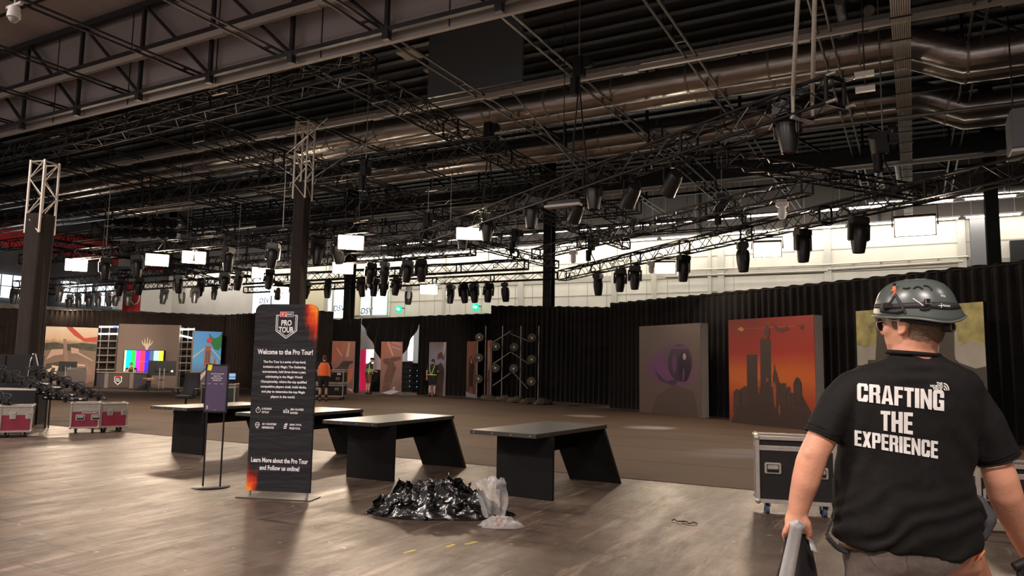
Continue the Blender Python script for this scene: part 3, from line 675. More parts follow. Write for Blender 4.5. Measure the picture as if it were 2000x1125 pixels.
# ---------------------------------------------------------------- moving heads
HEADM = mat('fixture_black', (.020,.018,.017), .36, nz=.2, scale=4)
def make_head():
    t = thing('moving_head_light', 'x', 'stage light')
    c = MB(); c.bbox((0, 0, .02), (.34, .26, .16), .025); c.tube((-.12, 0, .06), (-.12, 0, .17), .025); c.tube((.12, 0, .06), (.12, 0, .17), .025); c.box((0, 0, .165), (.44, .06, .03)); c.box((0, 0, .165), (.06, .44, .03)); obj('base', c, HEADM, t, 40)
    c = MB()
    for s in (-1, 1): c.bbox((s*.185, 0, -.20), (.05, .13, .36), .02)
    c.bbox((0, 0, -.075), (.40, .14, .05), .02); obj('yoke', c, HEADM, t, 40)
    c = MB(); c.lathe([(.06, -.06), (.135, -.10), (.158, -.17), (.160, -.30), (.135, -.50), (.112, -.62), (.10, -.625), (.085, -.60)], 18); obj('head', c, HEADM, t, 50)
    c = MB(); c.lathe([(.084, -.606), (.04, -.60), (.001, -.598)], 16); obj('lens', c, mat('dark_lens', (.05,.06,.08), .1, spec=.8), t, 50)
    return t
HEAD = make_head(); used = [0]
def place(proto, loc, rz, label, group, sc=1.0, rot=None):
    if not used or used[0] == 0 or proto is not HEAD:
        pass
    if proto.get('placed') is None:
        proto.location = loc; proto.rotation_euler = rot or (0, 0, rz); tag(proto, label, None, group); o = proto; proto['placed'] = 1
    else: o = dup(proto, loc, rz, label, group, rot)
    o.scale = (sc, sc, sc); return o
def at_px(key, px):
    p0, p1, s = TR[key]; lo, hi = 0, 1
    x0, x1 = proj(p0)[0], proj(p1)[0]
    for _ in range(40):
        m = (lo+hi)/2
        if (proj(p0.lerp(p1, m))[0] < px) == (x0 < x1): lo = m
        else: hi = m
    return p0.lerp(p1, lo), lo
def heads(key, pxs, lab, group, sc=1.0, tilt=.12, off=0):
    pxs = sorted(pxs)
    for i, px in enumerate(pxs):
        q, _ = at_px(key, px); r = random.uniform(-3, 3)
        place(HEAD, (q.x, q.y, q.z-.15*sc+off), 0, '%s moving head from the left under the %s' % (ORD[i], lab), group, sc, (random.uniform(-tilt, tilt), random.uniform(-tilt, tilt), r))
heads('T1', [905, 952, 1040, 1160, 1536], 'first diagonal truss', 'moving heads on the first diagonal truss', 1.12, .05, .34)
heads('T2', [1168, 1212, 1240, 1335, 1450, 1567, 1677], 'long right diagonal truss', 'moving heads on the second diagonal truss', 1.18, .04)
heads('TA', [207, 269, 447, 535, 623, 662], 'front truss of the left rig', 'moving heads on the front truss of the left rig', 1.1)
heads('TB', [190, 273, 350, 440, 468, 527, 726, 752, 797, 823], 'second truss of the left rig', 'moving heads on the second truss of the left rig', 1.05)
heads('TC', [137, 153, 175, 192, 212, 228, 250, 322, 356, 382, 545, 600, 641, 706, 733, 751, 776], 'third truss of the left rig', 'moving heads on the third truss of the left rig', 1.05)
heads('TD', [799, 881, 905, 926, 955, 986], 'farthest truss of the left rig', 'moving heads on the farthest truss of the left rig', 1.15)
heads('TE', [345, 393, 420], 'short outward truss of the left rig', 'moving heads on the outward truss', 1.0)
heads('TF', [14, 30, 118], 'far left truss of the rig', 'moving heads on the far left truss', 1.1)
# short spot lights and coiled cables lying on the trusses
def clutter(key, n, seed, lab):
    p0, p1, s = TR[key]; rnd = random.Random(seed); c = MB(); d = (p1-p0).normalized(); sd = V((0, 0, 1)).cross(d)*s/2
    pts = []
    for k in range(n*2):
        q = p0.lerp(p1, (k+.5)/(2*n)); pts.append(q+sd*rnd.uniform(-.8, .8)+V((0, 0, s*rnd.uniform(.9, 1.15))))
    c.path(pts, .028, 5)
    for k in range(n):
        q = p0.lerp(p1, rnd.random())+V((0, 0, s*rnd.uniform(.0, .9)))+sd*rnd.uniform(-1, 1); r = rnd.uniform(.08, .16)
        ring = [q+V((r*math.cos(a), r*math.sin(a)*.5, r*math.sin(a)*.8)) for a in [2*math.pi*j/10 for j in range(11)]]; c.path(ring, .016, 5)
    c.v = [q-p0 for q in c.v]; obj('cable_loom', c, RUB, TRO[key])
clutter('T1', 10, 1, 'first diagonal truss'); clutter('T2', 16, 2, 'long diagonal truss above the right curtain'); clutter('TA', 18, 3, 'front truss of the left rig')
clutter('TB', 18, 4, 'second truss of the left rig'); clutter('TC', 18, 5, 'third truss of the left rig'); clutter('N1', 30, 6, 'front cross truss of the upper grid'); clutter('N2', 24, 7, 'second cross truss of the upper grid'); clutter('M1', 14, 8, 'long upper truss by the tall silver tower')
# open-face spots
def spot(label, loc, rz, m=HEADM, sc=1.0, tilt=.5):
    t = thing('spot_light', label, 'stage light', loc, rz); t.scale = (sc,)*3
    R = Matrix.Rotation(tilt, 4, 'X'); Mx = Matrix.Translation((0, 0, -.28)) @ R
    c = MB(); c.lathe([(.09, .16), (.11, .10), (.12, -.14), (.125, -.2), (.10, -.19)], 16, 0, Mx); obj('body', c, m, t, 40)
    c = MB(); c.path([(-.14, 0, -.28), (-.14, 0, -.05), (.14, 0, -.05), (.14, 0, -.28)], .014, 6); c.box((0, 0, .0), (.06, .05, .12)); obj('yoke', c, BLACKM, t, 40)
    return t
for px, key, lab in [(1112, 'T1', 'left'), (1218, 'T1', 'middle'), (1296, 'T1', 'right')]:
    q, _ = at_px(key, px); spot(lab+' short black spot light of three under the first diagonal truss', (q.x+.15, q.y+.1, q.z), .8, HEADM, 1.35, .9)
for px, key, lab in [(1527, 'T3', 'white camera head hanging below the end of the middle diagonal truss'), (1272, 'T2', 'small white head lamp beside the hoist on the long diagonal truss'), (1120, 'T3', 'small white head lamp at the far end of the middle diagonal truss'), (380, 'TA', 'small white head lamp between the two lit panels of the left rig'), (722, 'TC', 'small white head lamp on the third truss of the left rig')]:
    q, _ = at_px(key, px); t = thing('white_head_lamp', lab, 'stage light', (q.x, q.y, q.z-.02))
    c = MB(); c.bbox((0, 0, -.08), (.26, .2, .14), .03); obj('base', c, WHITE, t, 40)
    c = MB(); c.lathe([(.07, -.14), (.09, -.2), (.09, -.36), (.06, -.42)], 14); obj('head', c, WHITE, t, 40)
# ---------------------------------------------------------------- lit LED panels
PANEL = mat('lit_panel', (1.0,.77,.56), .4, emit=120)
def flood(label, px, py, w, h, key=None, tilt=.5, face=None, lz=None):
    w *= 1.15; h *= 1.15
    q, _ = at_px(key, px); z = atY(px, py, q.y).z
    p = V((q.x, q.y, 0)); d = V((0, 0, 0))-p; az = math.atan2(d.x, -d.y) if face is None else face
    z = max(3.9, min(q.z-.12, z)); t = thing('led_flood_panel', label, 'stage light', (q.x, q.y, z), az)
    R = Matrix.Rotation(tilt, 3, 'X')
    def B(c, cc, dd, mi=0): c.box(R @ V(cc), dd, mi, R)
    c = MB(); B(c, (0, .08, 0), (w+.06, .13, h+.06)); B(c, (0, .17, 0), (w*.7, .08, h*.7)); obj('housing', c, BLACKM, t)
    c = MB(); vs = [R @ V(p) for p in ((-w/2, 0, -h/2), (w/2, 0, -h/2), (w/2, 0, h/2), (-w/2, 0, h/2))]; c.add(vs, [(0, 1, 2, 3)]); obj('lit_face', c, PANEL, t)
    c = MB(); u0 = q.z-z
    c.path([R @ V((-w/2-.06, .08, 0)), V((-w/2-.06, .1, max(.05, u0-.05))), V((w/2+.06, .1, max(.05, u0-.05))), R @ V((w/2+.06, .08, 0))], .016, 6); c.tube((0, .1, max(.05, u0-.05)), (0, .0, u0+.1), .03, 6); c.box((0, 0, u0), (.06, .56, .04)); c.box((0, 0, u0), (.56, .06, .04)); obj('yoke', c, BLACKM, t, 40)
    return t
for a in [('bright lit LED panel under the near diagonal truss, largest left of centre', 917, 428, .66, .31, 'T1'), ('bright lit LED panel just right of the tall clothed tower, upper of two', 686, 474, .62, .36, 'TA'),
          ('bright lit LED panel just right of the tall clothed tower, lower of two', 670, 524, .62, .36, 'TB'), ('bright lit LED panel just left of the tall clothed tower', 512, 533, .62, .36, 'TB'),
          ('left of the two neighbouring lit LED panels in the left rig', 308, 508, .62, .36, 'TA'), ('right of the two neighbouring lit LED panels in the left rig', 380, 503, .62, .36, 'TA'),
          ('lit LED panel just right of the left clothed tower', 150, 518, .62, .40, 'TA'), ('small lit LED panel low beside the banner top', 547, 569, .66, .36, 'TC'),
          ('lit LED panel above the doorway curtain right of the tower', 838, 566, .66, .36, 'TD'), ('lit LED panel farthest along the long diagonal truss', 1299, 524, .55, .32, 'T2'),
          ('middle lit LED panel on the long diagonal truss', 1498, 488, .60, .34, 'T2'), ('lit LED panel nearest the right edge on the long diagonal truss', 1785, 443, .66, .34, 'T2'), ('small lit LED panel low beside the left clothed tower', 124, 567, .62, .3, 'TC')]:
    flood(*a)
# fan unit on the far left
a, b2 = D(203, 432, 46), D(345, 458, 46.5); loc, rz, w = between(a, b2); zz = (a.z+b2.z)/2
t = thing('fan_unit', 'long pale unit with a row of dark round fans high at the left', 'fan unit', (loc.x, loc.y, zz), rz)
c = MB(); c.bbox((w/2, .4, 0), (w, .8, 1.5), .05); obj('body', c, mat('fan_grey', (.75,.72,.68), .6), t, 40)
for i in range(8):
    for j in range(2):
        c = MB(); M_ = Matrix.Translation((w*(i+.5)/8, -.02, .36-.72*j)) @ Matrix.Rotation(math.pi/2, 4, 'X'); c.lathe([(.27, -.03), (.30, 0), (.30, .04), (.27, .05)], 18, 0, M_)
        for k in range(6):
            a_ = k*math.pi/3; c.box((w*(i+.5)/8+.14*math.cos(a_), -.03, .36-.72*j+.14*math.sin(a_)), (.2, .02, .07), 0, Matrix.Rotation(-a_, 3, 'Y'))
        obj('fan', c, BLACKM, t, 40)
c = MB()
for x in (.3, w-.3): c.tube((x, .4, .7), (x, .4, 11.6-zz), .03)
obj('hanger', c, BLACKM, t)
# grey gallery panels behind the upper grid at the left
for i, (x0, x1, y0, y1, lab) in enumerate([(232, 300, 380, 520, 'left'), (318, 372, 372, 468, 'right')]):
    a, b2 = D(x0, y1, 48.5), D(x1, y1, 48.5); tp = D(x0, y0, 48.5); loc, rz, w = between(a, b2); c = MB(); c.box((w/2, 0, (a.z+tp.z)/2), (w, .15, tp.z-a.z))
    c.box((w*.35, -.1, (a.z+tp.z)/2), (.5, .04, (tp.z-a.z)*.8), 1)
    struct('trim_gallery_panel', c, [mat('gallery_grey', (.42,.41,.40), .7), BLACKP], loc=loc, rz=rz)
# ================================================================ TABLES
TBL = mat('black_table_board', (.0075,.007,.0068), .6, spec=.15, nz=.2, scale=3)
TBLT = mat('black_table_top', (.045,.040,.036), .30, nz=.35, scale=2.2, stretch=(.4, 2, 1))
def table():
    t = thing('registration_table', 'x', 'table', group='black board tables')
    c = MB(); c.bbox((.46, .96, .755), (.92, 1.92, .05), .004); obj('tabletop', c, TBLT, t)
    c = MB()
    for k in range(4): c.tube((.06+.26*k, -.004, .755), (.06+.26*k, .002, .755), .007, 8)
    obj('screw', c, ALU, t)
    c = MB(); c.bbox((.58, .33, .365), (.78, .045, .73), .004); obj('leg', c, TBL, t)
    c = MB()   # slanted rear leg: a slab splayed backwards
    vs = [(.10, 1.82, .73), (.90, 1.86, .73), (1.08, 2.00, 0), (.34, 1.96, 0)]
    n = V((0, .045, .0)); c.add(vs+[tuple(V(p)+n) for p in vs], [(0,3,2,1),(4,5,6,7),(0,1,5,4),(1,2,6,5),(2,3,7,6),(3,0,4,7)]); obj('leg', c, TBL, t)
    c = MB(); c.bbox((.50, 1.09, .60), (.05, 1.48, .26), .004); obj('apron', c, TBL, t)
    return t
T0 = table()
for i, (x, y, rz, lab) in enumerate([(-4.72, 7.66, -.06, 'black board table with slanted rear leg, nearest the trash heap on its right'), (-7.06, 7.66, .03, 'black board table directly right of the roll-up banner'),
                                  (-9.05, 7.92, .03, 'black board table partly hidden behind the roll-up banner'), (-11.28, 8.10, .0, 'black board table behind the small purple sign, farthest left')]):
    if i == 0: T0.location = (x, y, 0); T0.rotation_euler.z = rz; tag(T0, lab)
    else: dup(T0, (x, y, 0), rz, lab)
# ================================================================ ROLL-UP BANNER
def fabric_banner():
    m = bpy.data.materials.new('banner_fabric'); m.use_nodes = True; nt = m.node_tree; b = nt.nodes['Principled BSDF']; L = nt.links.new
    b.inputs['Roughness'].default_value = .7; b.inputs['Specular IOR Level'].default_value = .2
    tc = nt.nodes.new('ShaderNodeTexCoord'); n = nt.nodes.new('ShaderNodeTexNoise'); n.inputs['Scale'].default_value = 7; n.inputs['Detail'].default_value = 6
    mp = nt.nodes.new('ShaderNodeMapping'); mp.inputs['Scale'].default_value = (1.6, 1, .55); L(tc.outputs['Object'], mp.inputs[0]); L(mp.outputs[0], n.inputs['Vector'])
    def dist(px, pz, sx, sz):
        v = nt.nodes.new('ShaderNodeVectorMath'); v.operation = 'SUBTRACT'; L(tc.outputs['Object'], v.inputs[0]); v.inputs[1].default_value = (px, 0, pz)
        w = nt.nodes.new('ShaderNodeVectorMath'); w.operation = 'MULTIPLY'; L(v.outputs[0], w.inputs[0]); w.inputs[1].default_value = (sx, 0, sz)
        l = nt.nodes.new('ShaderNodeVectorMath'); l.operation = 'LENGTH'; L(w.outputs[0], l.inputs[0])
        a = nt.nodes.new('ShaderNodeMath'); a.operation = 'MULTIPLY_ADD'; L(n.outputs['Fac'], a.inputs[0]); a.inputs[1].default_value = 1.1; L(l.outputs['Value'], a.inputs[2]); return a.outputs[0]
    mi = nt.nodes.new('ShaderNodeMath'); mi.operation = 'MINIMUM'; L(dist(.80, 2.22, 4.2, 1.9), mi.inputs[0]); L(dist(-.02, .06, 4.4, 2.9), mi.inputs[1])
    sc = nt.nodes.new('ShaderNodeMath'); sc.operation = 'MULTIPLY'; sc.inputs[1].default_value = .5; L(mi.outputs[0], sc.inputs[0])
    r = nt.nodes.new('ShaderNodeValToRGB'); L(sc.outputs[0], r.inputs[0]); e = r.color_ramp.elements
    e[0].position = .33; e[0].color = lin((.95,.36,.03)); e[1].position = .74; e[1].color = lin((.022,.021,.024))
    for p, c in ((.42, (.90,.16,.02)), (.54, (.55,.045,.015)), (.64, (.14,.02,.015))): e.new(p).color = lin(c)
    n2 = nt.nodes.new('ShaderNodeTexNoise'); n2.inputs['Scale'].default_value = 3.2; n2.inputs['Detail'].default_value = 3; m2 = nt.nodes.new('ShaderNodeMapping'); m2.inputs['Scale'].default_value = (.7, 1, 3.2); m2.inputs['Rotation'].default_value = (0, .35, 0)
    L(tc.outputs['Object'], m2.inputs[0]); L(m2.outputs[0], n2.inputs['Vector']); bp = nt.nodes.new('ShaderNodeBump'); bp.inputs['Strength'].default_value = .55; bp.inputs['Distance'].default_value = .05; L(n2.outputs['Fac'], bp.inputs['Height']); L(bp.outputs[0], b.inputs['Normal'])
    L(r.outputs[0], b.inputs['Base Color'])
    return m
loc, rz, w = between((-6.83, 6.20, 0), (-6.10, 6.45, 0))
BN = thing('rollup_banner', 'tall black fabric welcome banner with white text and orange flame corners', 'banner', loc, rz)
W0, Z0, Z1 = .78, .07, 2.225
def ban(y, R=.09):
    pts = [(0, Z0), (W0, Z0)]
    for k in range(7): a = math.pi/2*k/6; pts.append((W0-R+R*math.sin(math.pi/2-a), Z1-R+R*math.sin(a)))
    for k in range(7): a = math.pi/2*k/6; pts.append((R-R*math.sin(a), Z1-R+R*math.cos(a)))
    return pts
c = MB(); c.prism(ban(0), .0, .035); obj('fabric', c, fabric_banner(), BN)
c = MB(); c.bbox((W0/2, .02, .006), (W0+.14, .28, .010), .004); obj('base_plate', c, mat('plate_grey', (.10,.095,.09), .45, .4), BN)
for x in (.04, W0-.04):
    c = MB(); c.tube((x, .018, .01), (x, .018, .09), .016, 10); obj('pole', c, ALU, BN, 40)
PRT = mat('banner_print', (.80,.79,.80), .6)
def shield(c, cx, cz, s, y, mi=0, wd=.012):
    """double outlined shield, drawn as strips"""
    for k, g in ((1.0, .011), (.86, .008)):
        P = [(-.5*k, .42*k+.06*(k < 1)), (.5*k, .42*k+.06*(k < 1)), (.5*k, -.28*k), (0, -.62*k), (-.5*k, -.28*k)]
        for a, b2 in zip(P, P[1:]+P[:1]):
            a, b2 = V((cx+a[0]*s, 0, cz+a[1]*s)), V((cx+b2[0]*s, 0, cz+b2[1]*s)); d = (b2-a).normalized(); n = V((-d.z, 0, d.x))*g*s*1.6
            c.add([a+n+V((0, y, 0)), a-n+V((0, y, 0)), b2-n+V((0, y, 0)), b2+n+V((0, y, 0))], [(0, 1, 2, 3)], mi)
c = MB(); cx = .40
shield(c, cx, 1.985, .26, -.003)
text(c, 'PRO', cx, 2.005, h=.068, w=.13, bold=.03); text(c, 'TOUR', cx, 1.925, h=.068, w=.19, bold=.03)
obj('emblem', c, PRT, BN); c = MB()
text(c, 'Welcome to the Pro Tour!', .40, 1.665, w=.69, h=.062, bold=.03)
obj('heading', c, PRT, BN); c = MB()
for i, (s_, wd) in enumerate([('The Pro Tour is a series of top-level,', .53), ('invitation-only Magic: The Gathering', .53), ('tournaments, held three times a year,', .545), ('culminating in the Magic World', .46), ('Championship, where the top qualified', .57), ('competitive players draft, build decks,', .57), ('and play to determine the top Magic', .54), ('players in the world.', .30)]):
    text(c, s_, .40, 1.545-.0575*i, w=wd, h=.036, bold=.03)
obj('body_text', c, PRT, BN); c = MB()
for (x, z, a, b2) in [(.21, .985, '16 ROUNDS', 'OF PLAY'), (.565, .985, '300+ PLAYERS', 'INVITED'), (.225, .81, '60+ COUNTRIES', 'REPRESENTED'), (.565, .81, '$500K TOTAL', 'PRIZE POOL')]:
    for k, s_ in enumerate((a, b2)):
        wd = .0135*len(s_); text(c, s_, x-.065+wd/2, z+.02-.04*k, w=wd, h=.024, bold=.03)
    obj('fact_text', c, PRT, BN); c = MB()
c = MB()
text(c, 'Learn More about the Pro Tour', .395, .42, w=.70, h=.055, bold=.03); text(c, 'and Follow us online!', .40, .335, w=.49, h=.055, bold=.03)
def ring(c, x, z, r, y=-.004, th=.005, n=18, mi=0, sx=1):
    for k in range(n):
        a, b2 = 2*math.pi*k/n, 2*math.pi*(k+1)/n
        c.add([(x+q*sx*math.cos(t), y, z+q*math.sin(t)) for q, t in ((r, a), (r, b2), (r-th, b2), (r-th, a))], [(0, 1, 2, 3)], mi)
obj('footer_text', c, PRT, BN); c = MB()
ring(c, .10, .985, .03); c.box((.10, -.004, 1.02), (.014, .002, .01)); c.box((.10, -.004, .992), (.004, .002, .024))
obj('icon', c, PRT, BN); c = MB()
for dx in (-.026, 0, .026): ring(c, .45+dx, 1.0-.012*(dx != 0), .011); c.box((.45+dx, -.004, .972), (.016, .002, .02))
obj('icon', c, PRT, BN); c = MB()
ring(c, .10, .82, .029); ring(c, .10, .82, .029, sx=.45); c.box((.10, -.004, .82), (.056, .002, .004)); c.box((.10, -.004, .783), (.03, .002, .006))
obj('icon', c, PRT, BN); c = MB()
for k in range(3): c.box((.445+.004*k, -.004, .79+.02*k), (.036, .002, .012))
ring(c, .46, .835, .014)
obj('icon', c, PRT, BN)
c = MB(); c.box((cx, -.004, 2.105), (.17, .004, .058), 0); c.prism([(cx-.08, 2.08), (cx-.02, 2.08), (cx-.005, 2.13), (cx-.08, 2.13)], -.0075, -.006, 1); c.box((cx+.04, -.006, 2.105), (.085, .002, .046), 2)
text(c, 'MAGIC', cx+.04, 2.105, w=.07, h=.022, y=-.009, bold=.03); c.prism([(cx-.052, 2.088), (cx-.042, 2.108), (cx-.050, 2.125), (cx-.058, 2.108)], -.009, -.008)
obj('badge', c, [PRT, mat('badge_red', (.80,.05,.03), .5), BLACKP], BN)
# the slack folds in the lower half
# ================================================================ SMALL SIGN ON TWO POLES
loc, rz, w = between((-7.80, 6.34, 0), (-7.55, 6.48, 0))
t = thing('sign_stand', 'small purple notice on two thin black poles with round base', 'sign', loc, rz)
c = MB(); c.lathe([(.225, 0), (.225, .006), (.215, .012)], 32, 0, Matrix.Translation((w/2, 0, 0))); obj('base', c, BLACKM, t, 40)
for x in (.045, w-.03):
    c = MB(); c.tube((x, 0, .01), (x, 0, .93), .011, 8); obj('pole', c, BLACKM, t, 40)
c = MB(); Wd = w+.005
c.bbox((w/2, .0, 1.205), (Wd, .02, .60), .004); obj('frame', c, BLACKM, t)
c = MB(); c.box((w/2, -.0115, 1.205), (Wd-.04, .004, .555)); o = obj('poster', c, mat('purple_poster', (.075,.050,.105), .5), t)
c = MB()
for i, s_ in enumerate(('SCAN EACH QR CODE', 'BELOW FOR', 'IMPORTANT EVENT', 'INFORMATION')): text(c, s_, w/2+.005, 1.385-.026*i, w=.0095*len(s_), h=.015, y=-.015, bold=.015)
for x, s_ in ((.055, 'SCHEDULE'), (.135, 'PAIRINGS'), (.21, 'STORY')): text(c, s_, x, 1.262, w=.042, h=.007, y=-.015, bold=.01)
text(c, 'PRO TOUR', w/2, .94, w=.03, h=.006, y=-.015); ring(c, .045, .985, .010, y=-.015, th=.004); ring(c, .045, .962, .010, y=-.015, th=.004)
obj('lettering', c, PRT, o)
c = MB(); c.add([(.022, -.018, 1.43), (.075, -.024, 1.425), (.085, -.020, 1.495), (.03, -.018, 1.50)], [(0, 1, 2, 3)]); n_ = obj('sticky_note', c, mat('yellow_note', (.75,.68,.02), .6), t); n_['label'] = 'yellow paper note stuck on the corner'
# ================================================================ TRASH
TRASH = mat('black_plastic', (.006,.006,.006), .20, bump=.25, bscale=16, spec=.5)
def heap(u, v):
    a = 2*math.pi*u; r = v; X, Y = r*math.cos(a), r*math.sin(a)
    R = 1+.22*noise.noise(V((math.cos(a)*1.6, math.sin(a)*1.6, 4.2)))
    q = V((X*2.2, Y*2.2, 1.3)); ridg = 1-abs(noise.noise(q*1.15))*2.2; rid2 = 1-abs(noise.noise(q*2.6+V((5, 2, 0))))*2; rid3 = 1-abs(noise.noise(q*6.1+V((1, 9, 0))))*2
    dome = max(0, 1-r**2.2); h = dome*(.15+.15*ridg+.07*rid2)+.016*rid3*(1-r**6)+.006*noise.noise(q*13)*(1-r**8)
    return V((X*.74*R+.03*noise.noise(q*5+V((3, 3, 3))), Y*.36*R, max(.004, h)))
c = MB(); c.grid(170, 60, heap)
p = atZ(852, 1004, 0); T = obj('trash_heap', c, TRASH, None, 35, loc=(p.x, p.y, .0), rz=TH, label='heap of crumpled shiny black plastic sheeting on the concrete floor', cat='trash')
# upright folds that give the heap its torn outline
rnd = random.Random(3)
def fold(c, cx, cy, w_, h_, ang, seed, lean=.1):
    def fn(u, v):
        x = (u-.5)*w_*(1-.72*v**1.3); q = V((u*3.1, v*3.2, seed)); 
        y = .05*math.sin(u*9+seed)*(1-.5*v)+.07*noise.noise(q*1.7)+lean*v; z = h_*v*(1+.25*noise.noise(V((u*3, seed, 0))))
        x += .05*noise.noise(q*1.9+V((9, 0, 0))); return V((cx+x*math.cos(ang)-y*math.sin(ang), cy+x*math.sin(ang)+y*math.cos(ang), max(.01, z)))
    c.grid(14, 12, fn)
c = MB()
for (x, y, w_, h_, a) in [(-.33,-.02,.42,.39,.2),(-.22,-.08,.36,.34,-.5),(-.08,.0,.40,.36,.1),(.03,-.1,.42,.33,.6),(.17,.02,.44,.46,0),(.27,-.05,.36,.40,-.4),(.1,-.2,.5,.24,.3),(-.3,-.2,.5,.20,-.1),(-.5,-.02,.46,.20,.3),(.42,-.08,.34,.30,.5),(.30,-.22,.42,.2,-.2),(-.12,-.24,.4,.2,.15),(.48,.05,.3,.22,-.2)]:
    fold(c, x, y, w_, h_*.82, a+.1, rnd.uniform(0, 50), rnd.uniform(-.05, .14))
o = obj('plastic_fold', c, TRASH, T, 35); o.modifiers.new('t', 'SOLIDIFY').thickness = .004
CLEAR = mat('clear_plastic', (.72,.70,.68), .25, alpha=.30, bump=.6, bscale=14)
def bag(u, v):
    q = V((u*4, v*4, 2)); x = (u-.5)*.34*(1-.3*v); z = .40*(1-(v-.35)**2*1.6)-.30*v*v; y = -.05-.28*v+.10*noise.noise(q)
    return V((x+.05*noise.noise(q*1.4)+.1*v, y, max(.03, z+.05*noise.noise(q*2.2))))
c = MB(); c.grid(34, 34, bag); q_ = atZ(950, 1004, 0); o = obj('clear_bag', c, CLEAR, None, 40, loc=(q_.x, q_.y, 0), rz=TH, label='crumpled clear plastic bag draped over the right end of the black heap', cat='plastic bag')
def sheet(u, v):
    a = 2*math.pi*u; q = V((math.cos(a)*v*3, math.sin(a)*v*3, 7)); R = 1+.25*noise.noise(V((math.cos(a)*2, math.sin(a)*2, 1)))
    return V((.22*v*R*math.cos(a), .12*v*R*math.sin(a), max(.004, (.07*(1-v*v)+.05*noise.noise(q*1.8)*(1-v**4)+.012))))
c = MB(); c.grid(60, 18, sheet); p = atZ(980, 1030, 0); o = obj('clear_wrap', c, CLEAR, None, 40, loc=(p.x, p.y, 0), rz=TH, label='small crumple of clear plastic wrap lying on the floor before the black heap', cat='plastic wrap')
p = atZ(977, 1020, .03); c = MB(); c.bbox((0, 0, .03), (.05, .05, .06), .012); obj('bottle_top', c, mat('red_plastic', (.55,.03,.06), .35), loc=(p.x, p.y, 0), label='tiny red plastic cap between black heap and clear wrap', cat='bottle cap')
c = MB(); A, B = atZ(1312, 1017, .008), atZ(1362, 1024, .008)
c.path([A.lerp(B, k/12)+V((0, .03*math.sin(k*1.3), .004+.008*(k % 3 == 1))) for k in range(13)], .006, 6); c.path([A.lerp(B, .45)+V((.02*math.sin(k), .05*k/5, .006)) for k in range(6)], .005, 6)
obj('cable_scrap', c, RUB, label='short piece of thin black cable on the floor left of the black flight case', cat='cable')
TAPE = mat('yellow_tape', (.62,.50,.10), .7, nz=.3, scale=30)
for i, (a, b2, lab) in enumerate([((788,1080),(812,1074),'left'), ((872,1069),(888,1063),'middle'), ((908,1063),(932,1058),'right')]):
    A, B = atZ(*a, .001), atZ(*b2, .001); d = (B-A).normalized()*.5; n = V((-d.y, d.x, 0))*.035; c = MB(); c.add([A+n, A-n, B-n*.7, B+n*1.2], [(0, 1, 2, 3)])
    obj('floor_tape', c, TAPE, label=lab+' scrap of three yellow tape marks on the concrete in front', cat='tape')
# ================================================================ FLIGHT CASES
CASER = mat('red_case_panel', (.25,.016,.042), .5, nz=.12, scale=6)
CASEB = mat('black_case_panel', (.014,.0125,.012), .55, spec=.3, nz=.15, scale=5)
EDGE = mat('case_edge', (.46,.42,.37), .40, .5, nz=.12, scale=14)
BLUEW = mat('blue_wheel', (.05,.11,.20), .5)
def flight_case(label, loc, rz, w, d, h, panel, caster=.13, lid=.30, latches=(), handles=(), wheel=RUB, group=None, edge=.035, txt=None, lidstrip=True):
    t = thing('flight_case', label, 'flight case', loc, rz, group); z0 = caster; zl = z0+h*(1-lid)
    c = MB(); c.box((w/2, d/2, z0+h*(1-lid)/2), (w-.012, d-.012, h*(1-lid)-.004)); obj('body', c, panel, t)
    c = MB(); c.box((w/2, d/2, zl+h*lid/2), (w-.012, d-.012, h*lid-.004)); obj('lid', c, panel if lid < .25 else EDGE, t) if lidstrip else obj('lid', c, panel, t)
    c = MB(); e = edge
    for x in (0, w):
        for y in (0, d): c.bbox((x, y, z0+h/2), (e, e, h), .005)
    for z in (z0, z0+h, zl-.012, zl+.012):
        ee = e if z in (z0, z0+h) else e*.75
        for y in (0, d): c.bbox((w/2, y, z), (w, e if ee == e else .012, ee), .004)
        for x in (0, w): c.bbox((x, d/2, z), (e if ee == e else .012, d, ee), .004)
    obj('edge_trim', c, EDGE, t)
    for x in (0, w):
        for y in (0, d):
            for z in (z0, z0+h):
                c = MB(); c.ball((x, y, z), e*.85, 10); obj('corner', c, EDGE, t, 50)
    for (x, z) in latches:
        c = MB(); c.bbox((x, -.012, z), (.11, .02, .15), .008); c.box((x, -.024, z-.02), (.05, .01, .07), 1); c.tube((x-.03, -.026, z+.03), (x+.03, -.026, z+.03), .009, 6); obj('latch', c, [EDGE, ALU], t)
    for (x, z) in handles:
        c = MB(); c.bbox((x, -.010, z), (.17, .018, .12), .008); c.box((x, -.0195, z), (.125, .004, .08), 1); c.bbox((x, -.028, z+.012), (.11, .016, .045), .006); c.tube((x-.055, -.03, z-.03), (x+.055, -.03, z-.03), .008, 6, 1); obj('handle', c, [EDGE, BLACKP], t)
    for x in (.10, w-.10) if caster > .07 else ():
        for y in (.09, d-.09):
            c = MB(); c.box((x, y, z0-.008), (.09, .08, .014)); c.box((x-.03, y, z0-.04), (.008, .06, .06)); c.box((x+.03, y, z0-.04), (.008, .06, .06)); k = obj('caster', c, ALU, t)
            c = MB(); c.tube((x-.02, y+.02, caster*.42), (x+.02, y+.02, caster*.42), caster*.42, 16); obj('wheel', c, wheel, k, 40)
    if txt:
        c = MB(); text(c, txt[0], txt[1], txt[2], w=txt[3], h=txt[4], y=-.008, bold=.01, shear=.2); obj('lettering', c, LETTER, t)
    return t
a, b2 = G(146, 15.55), G(205, 15.75)
loc, rz, w = between((-16.35, 9.55, 0), (-15.28, 9.80, 0))
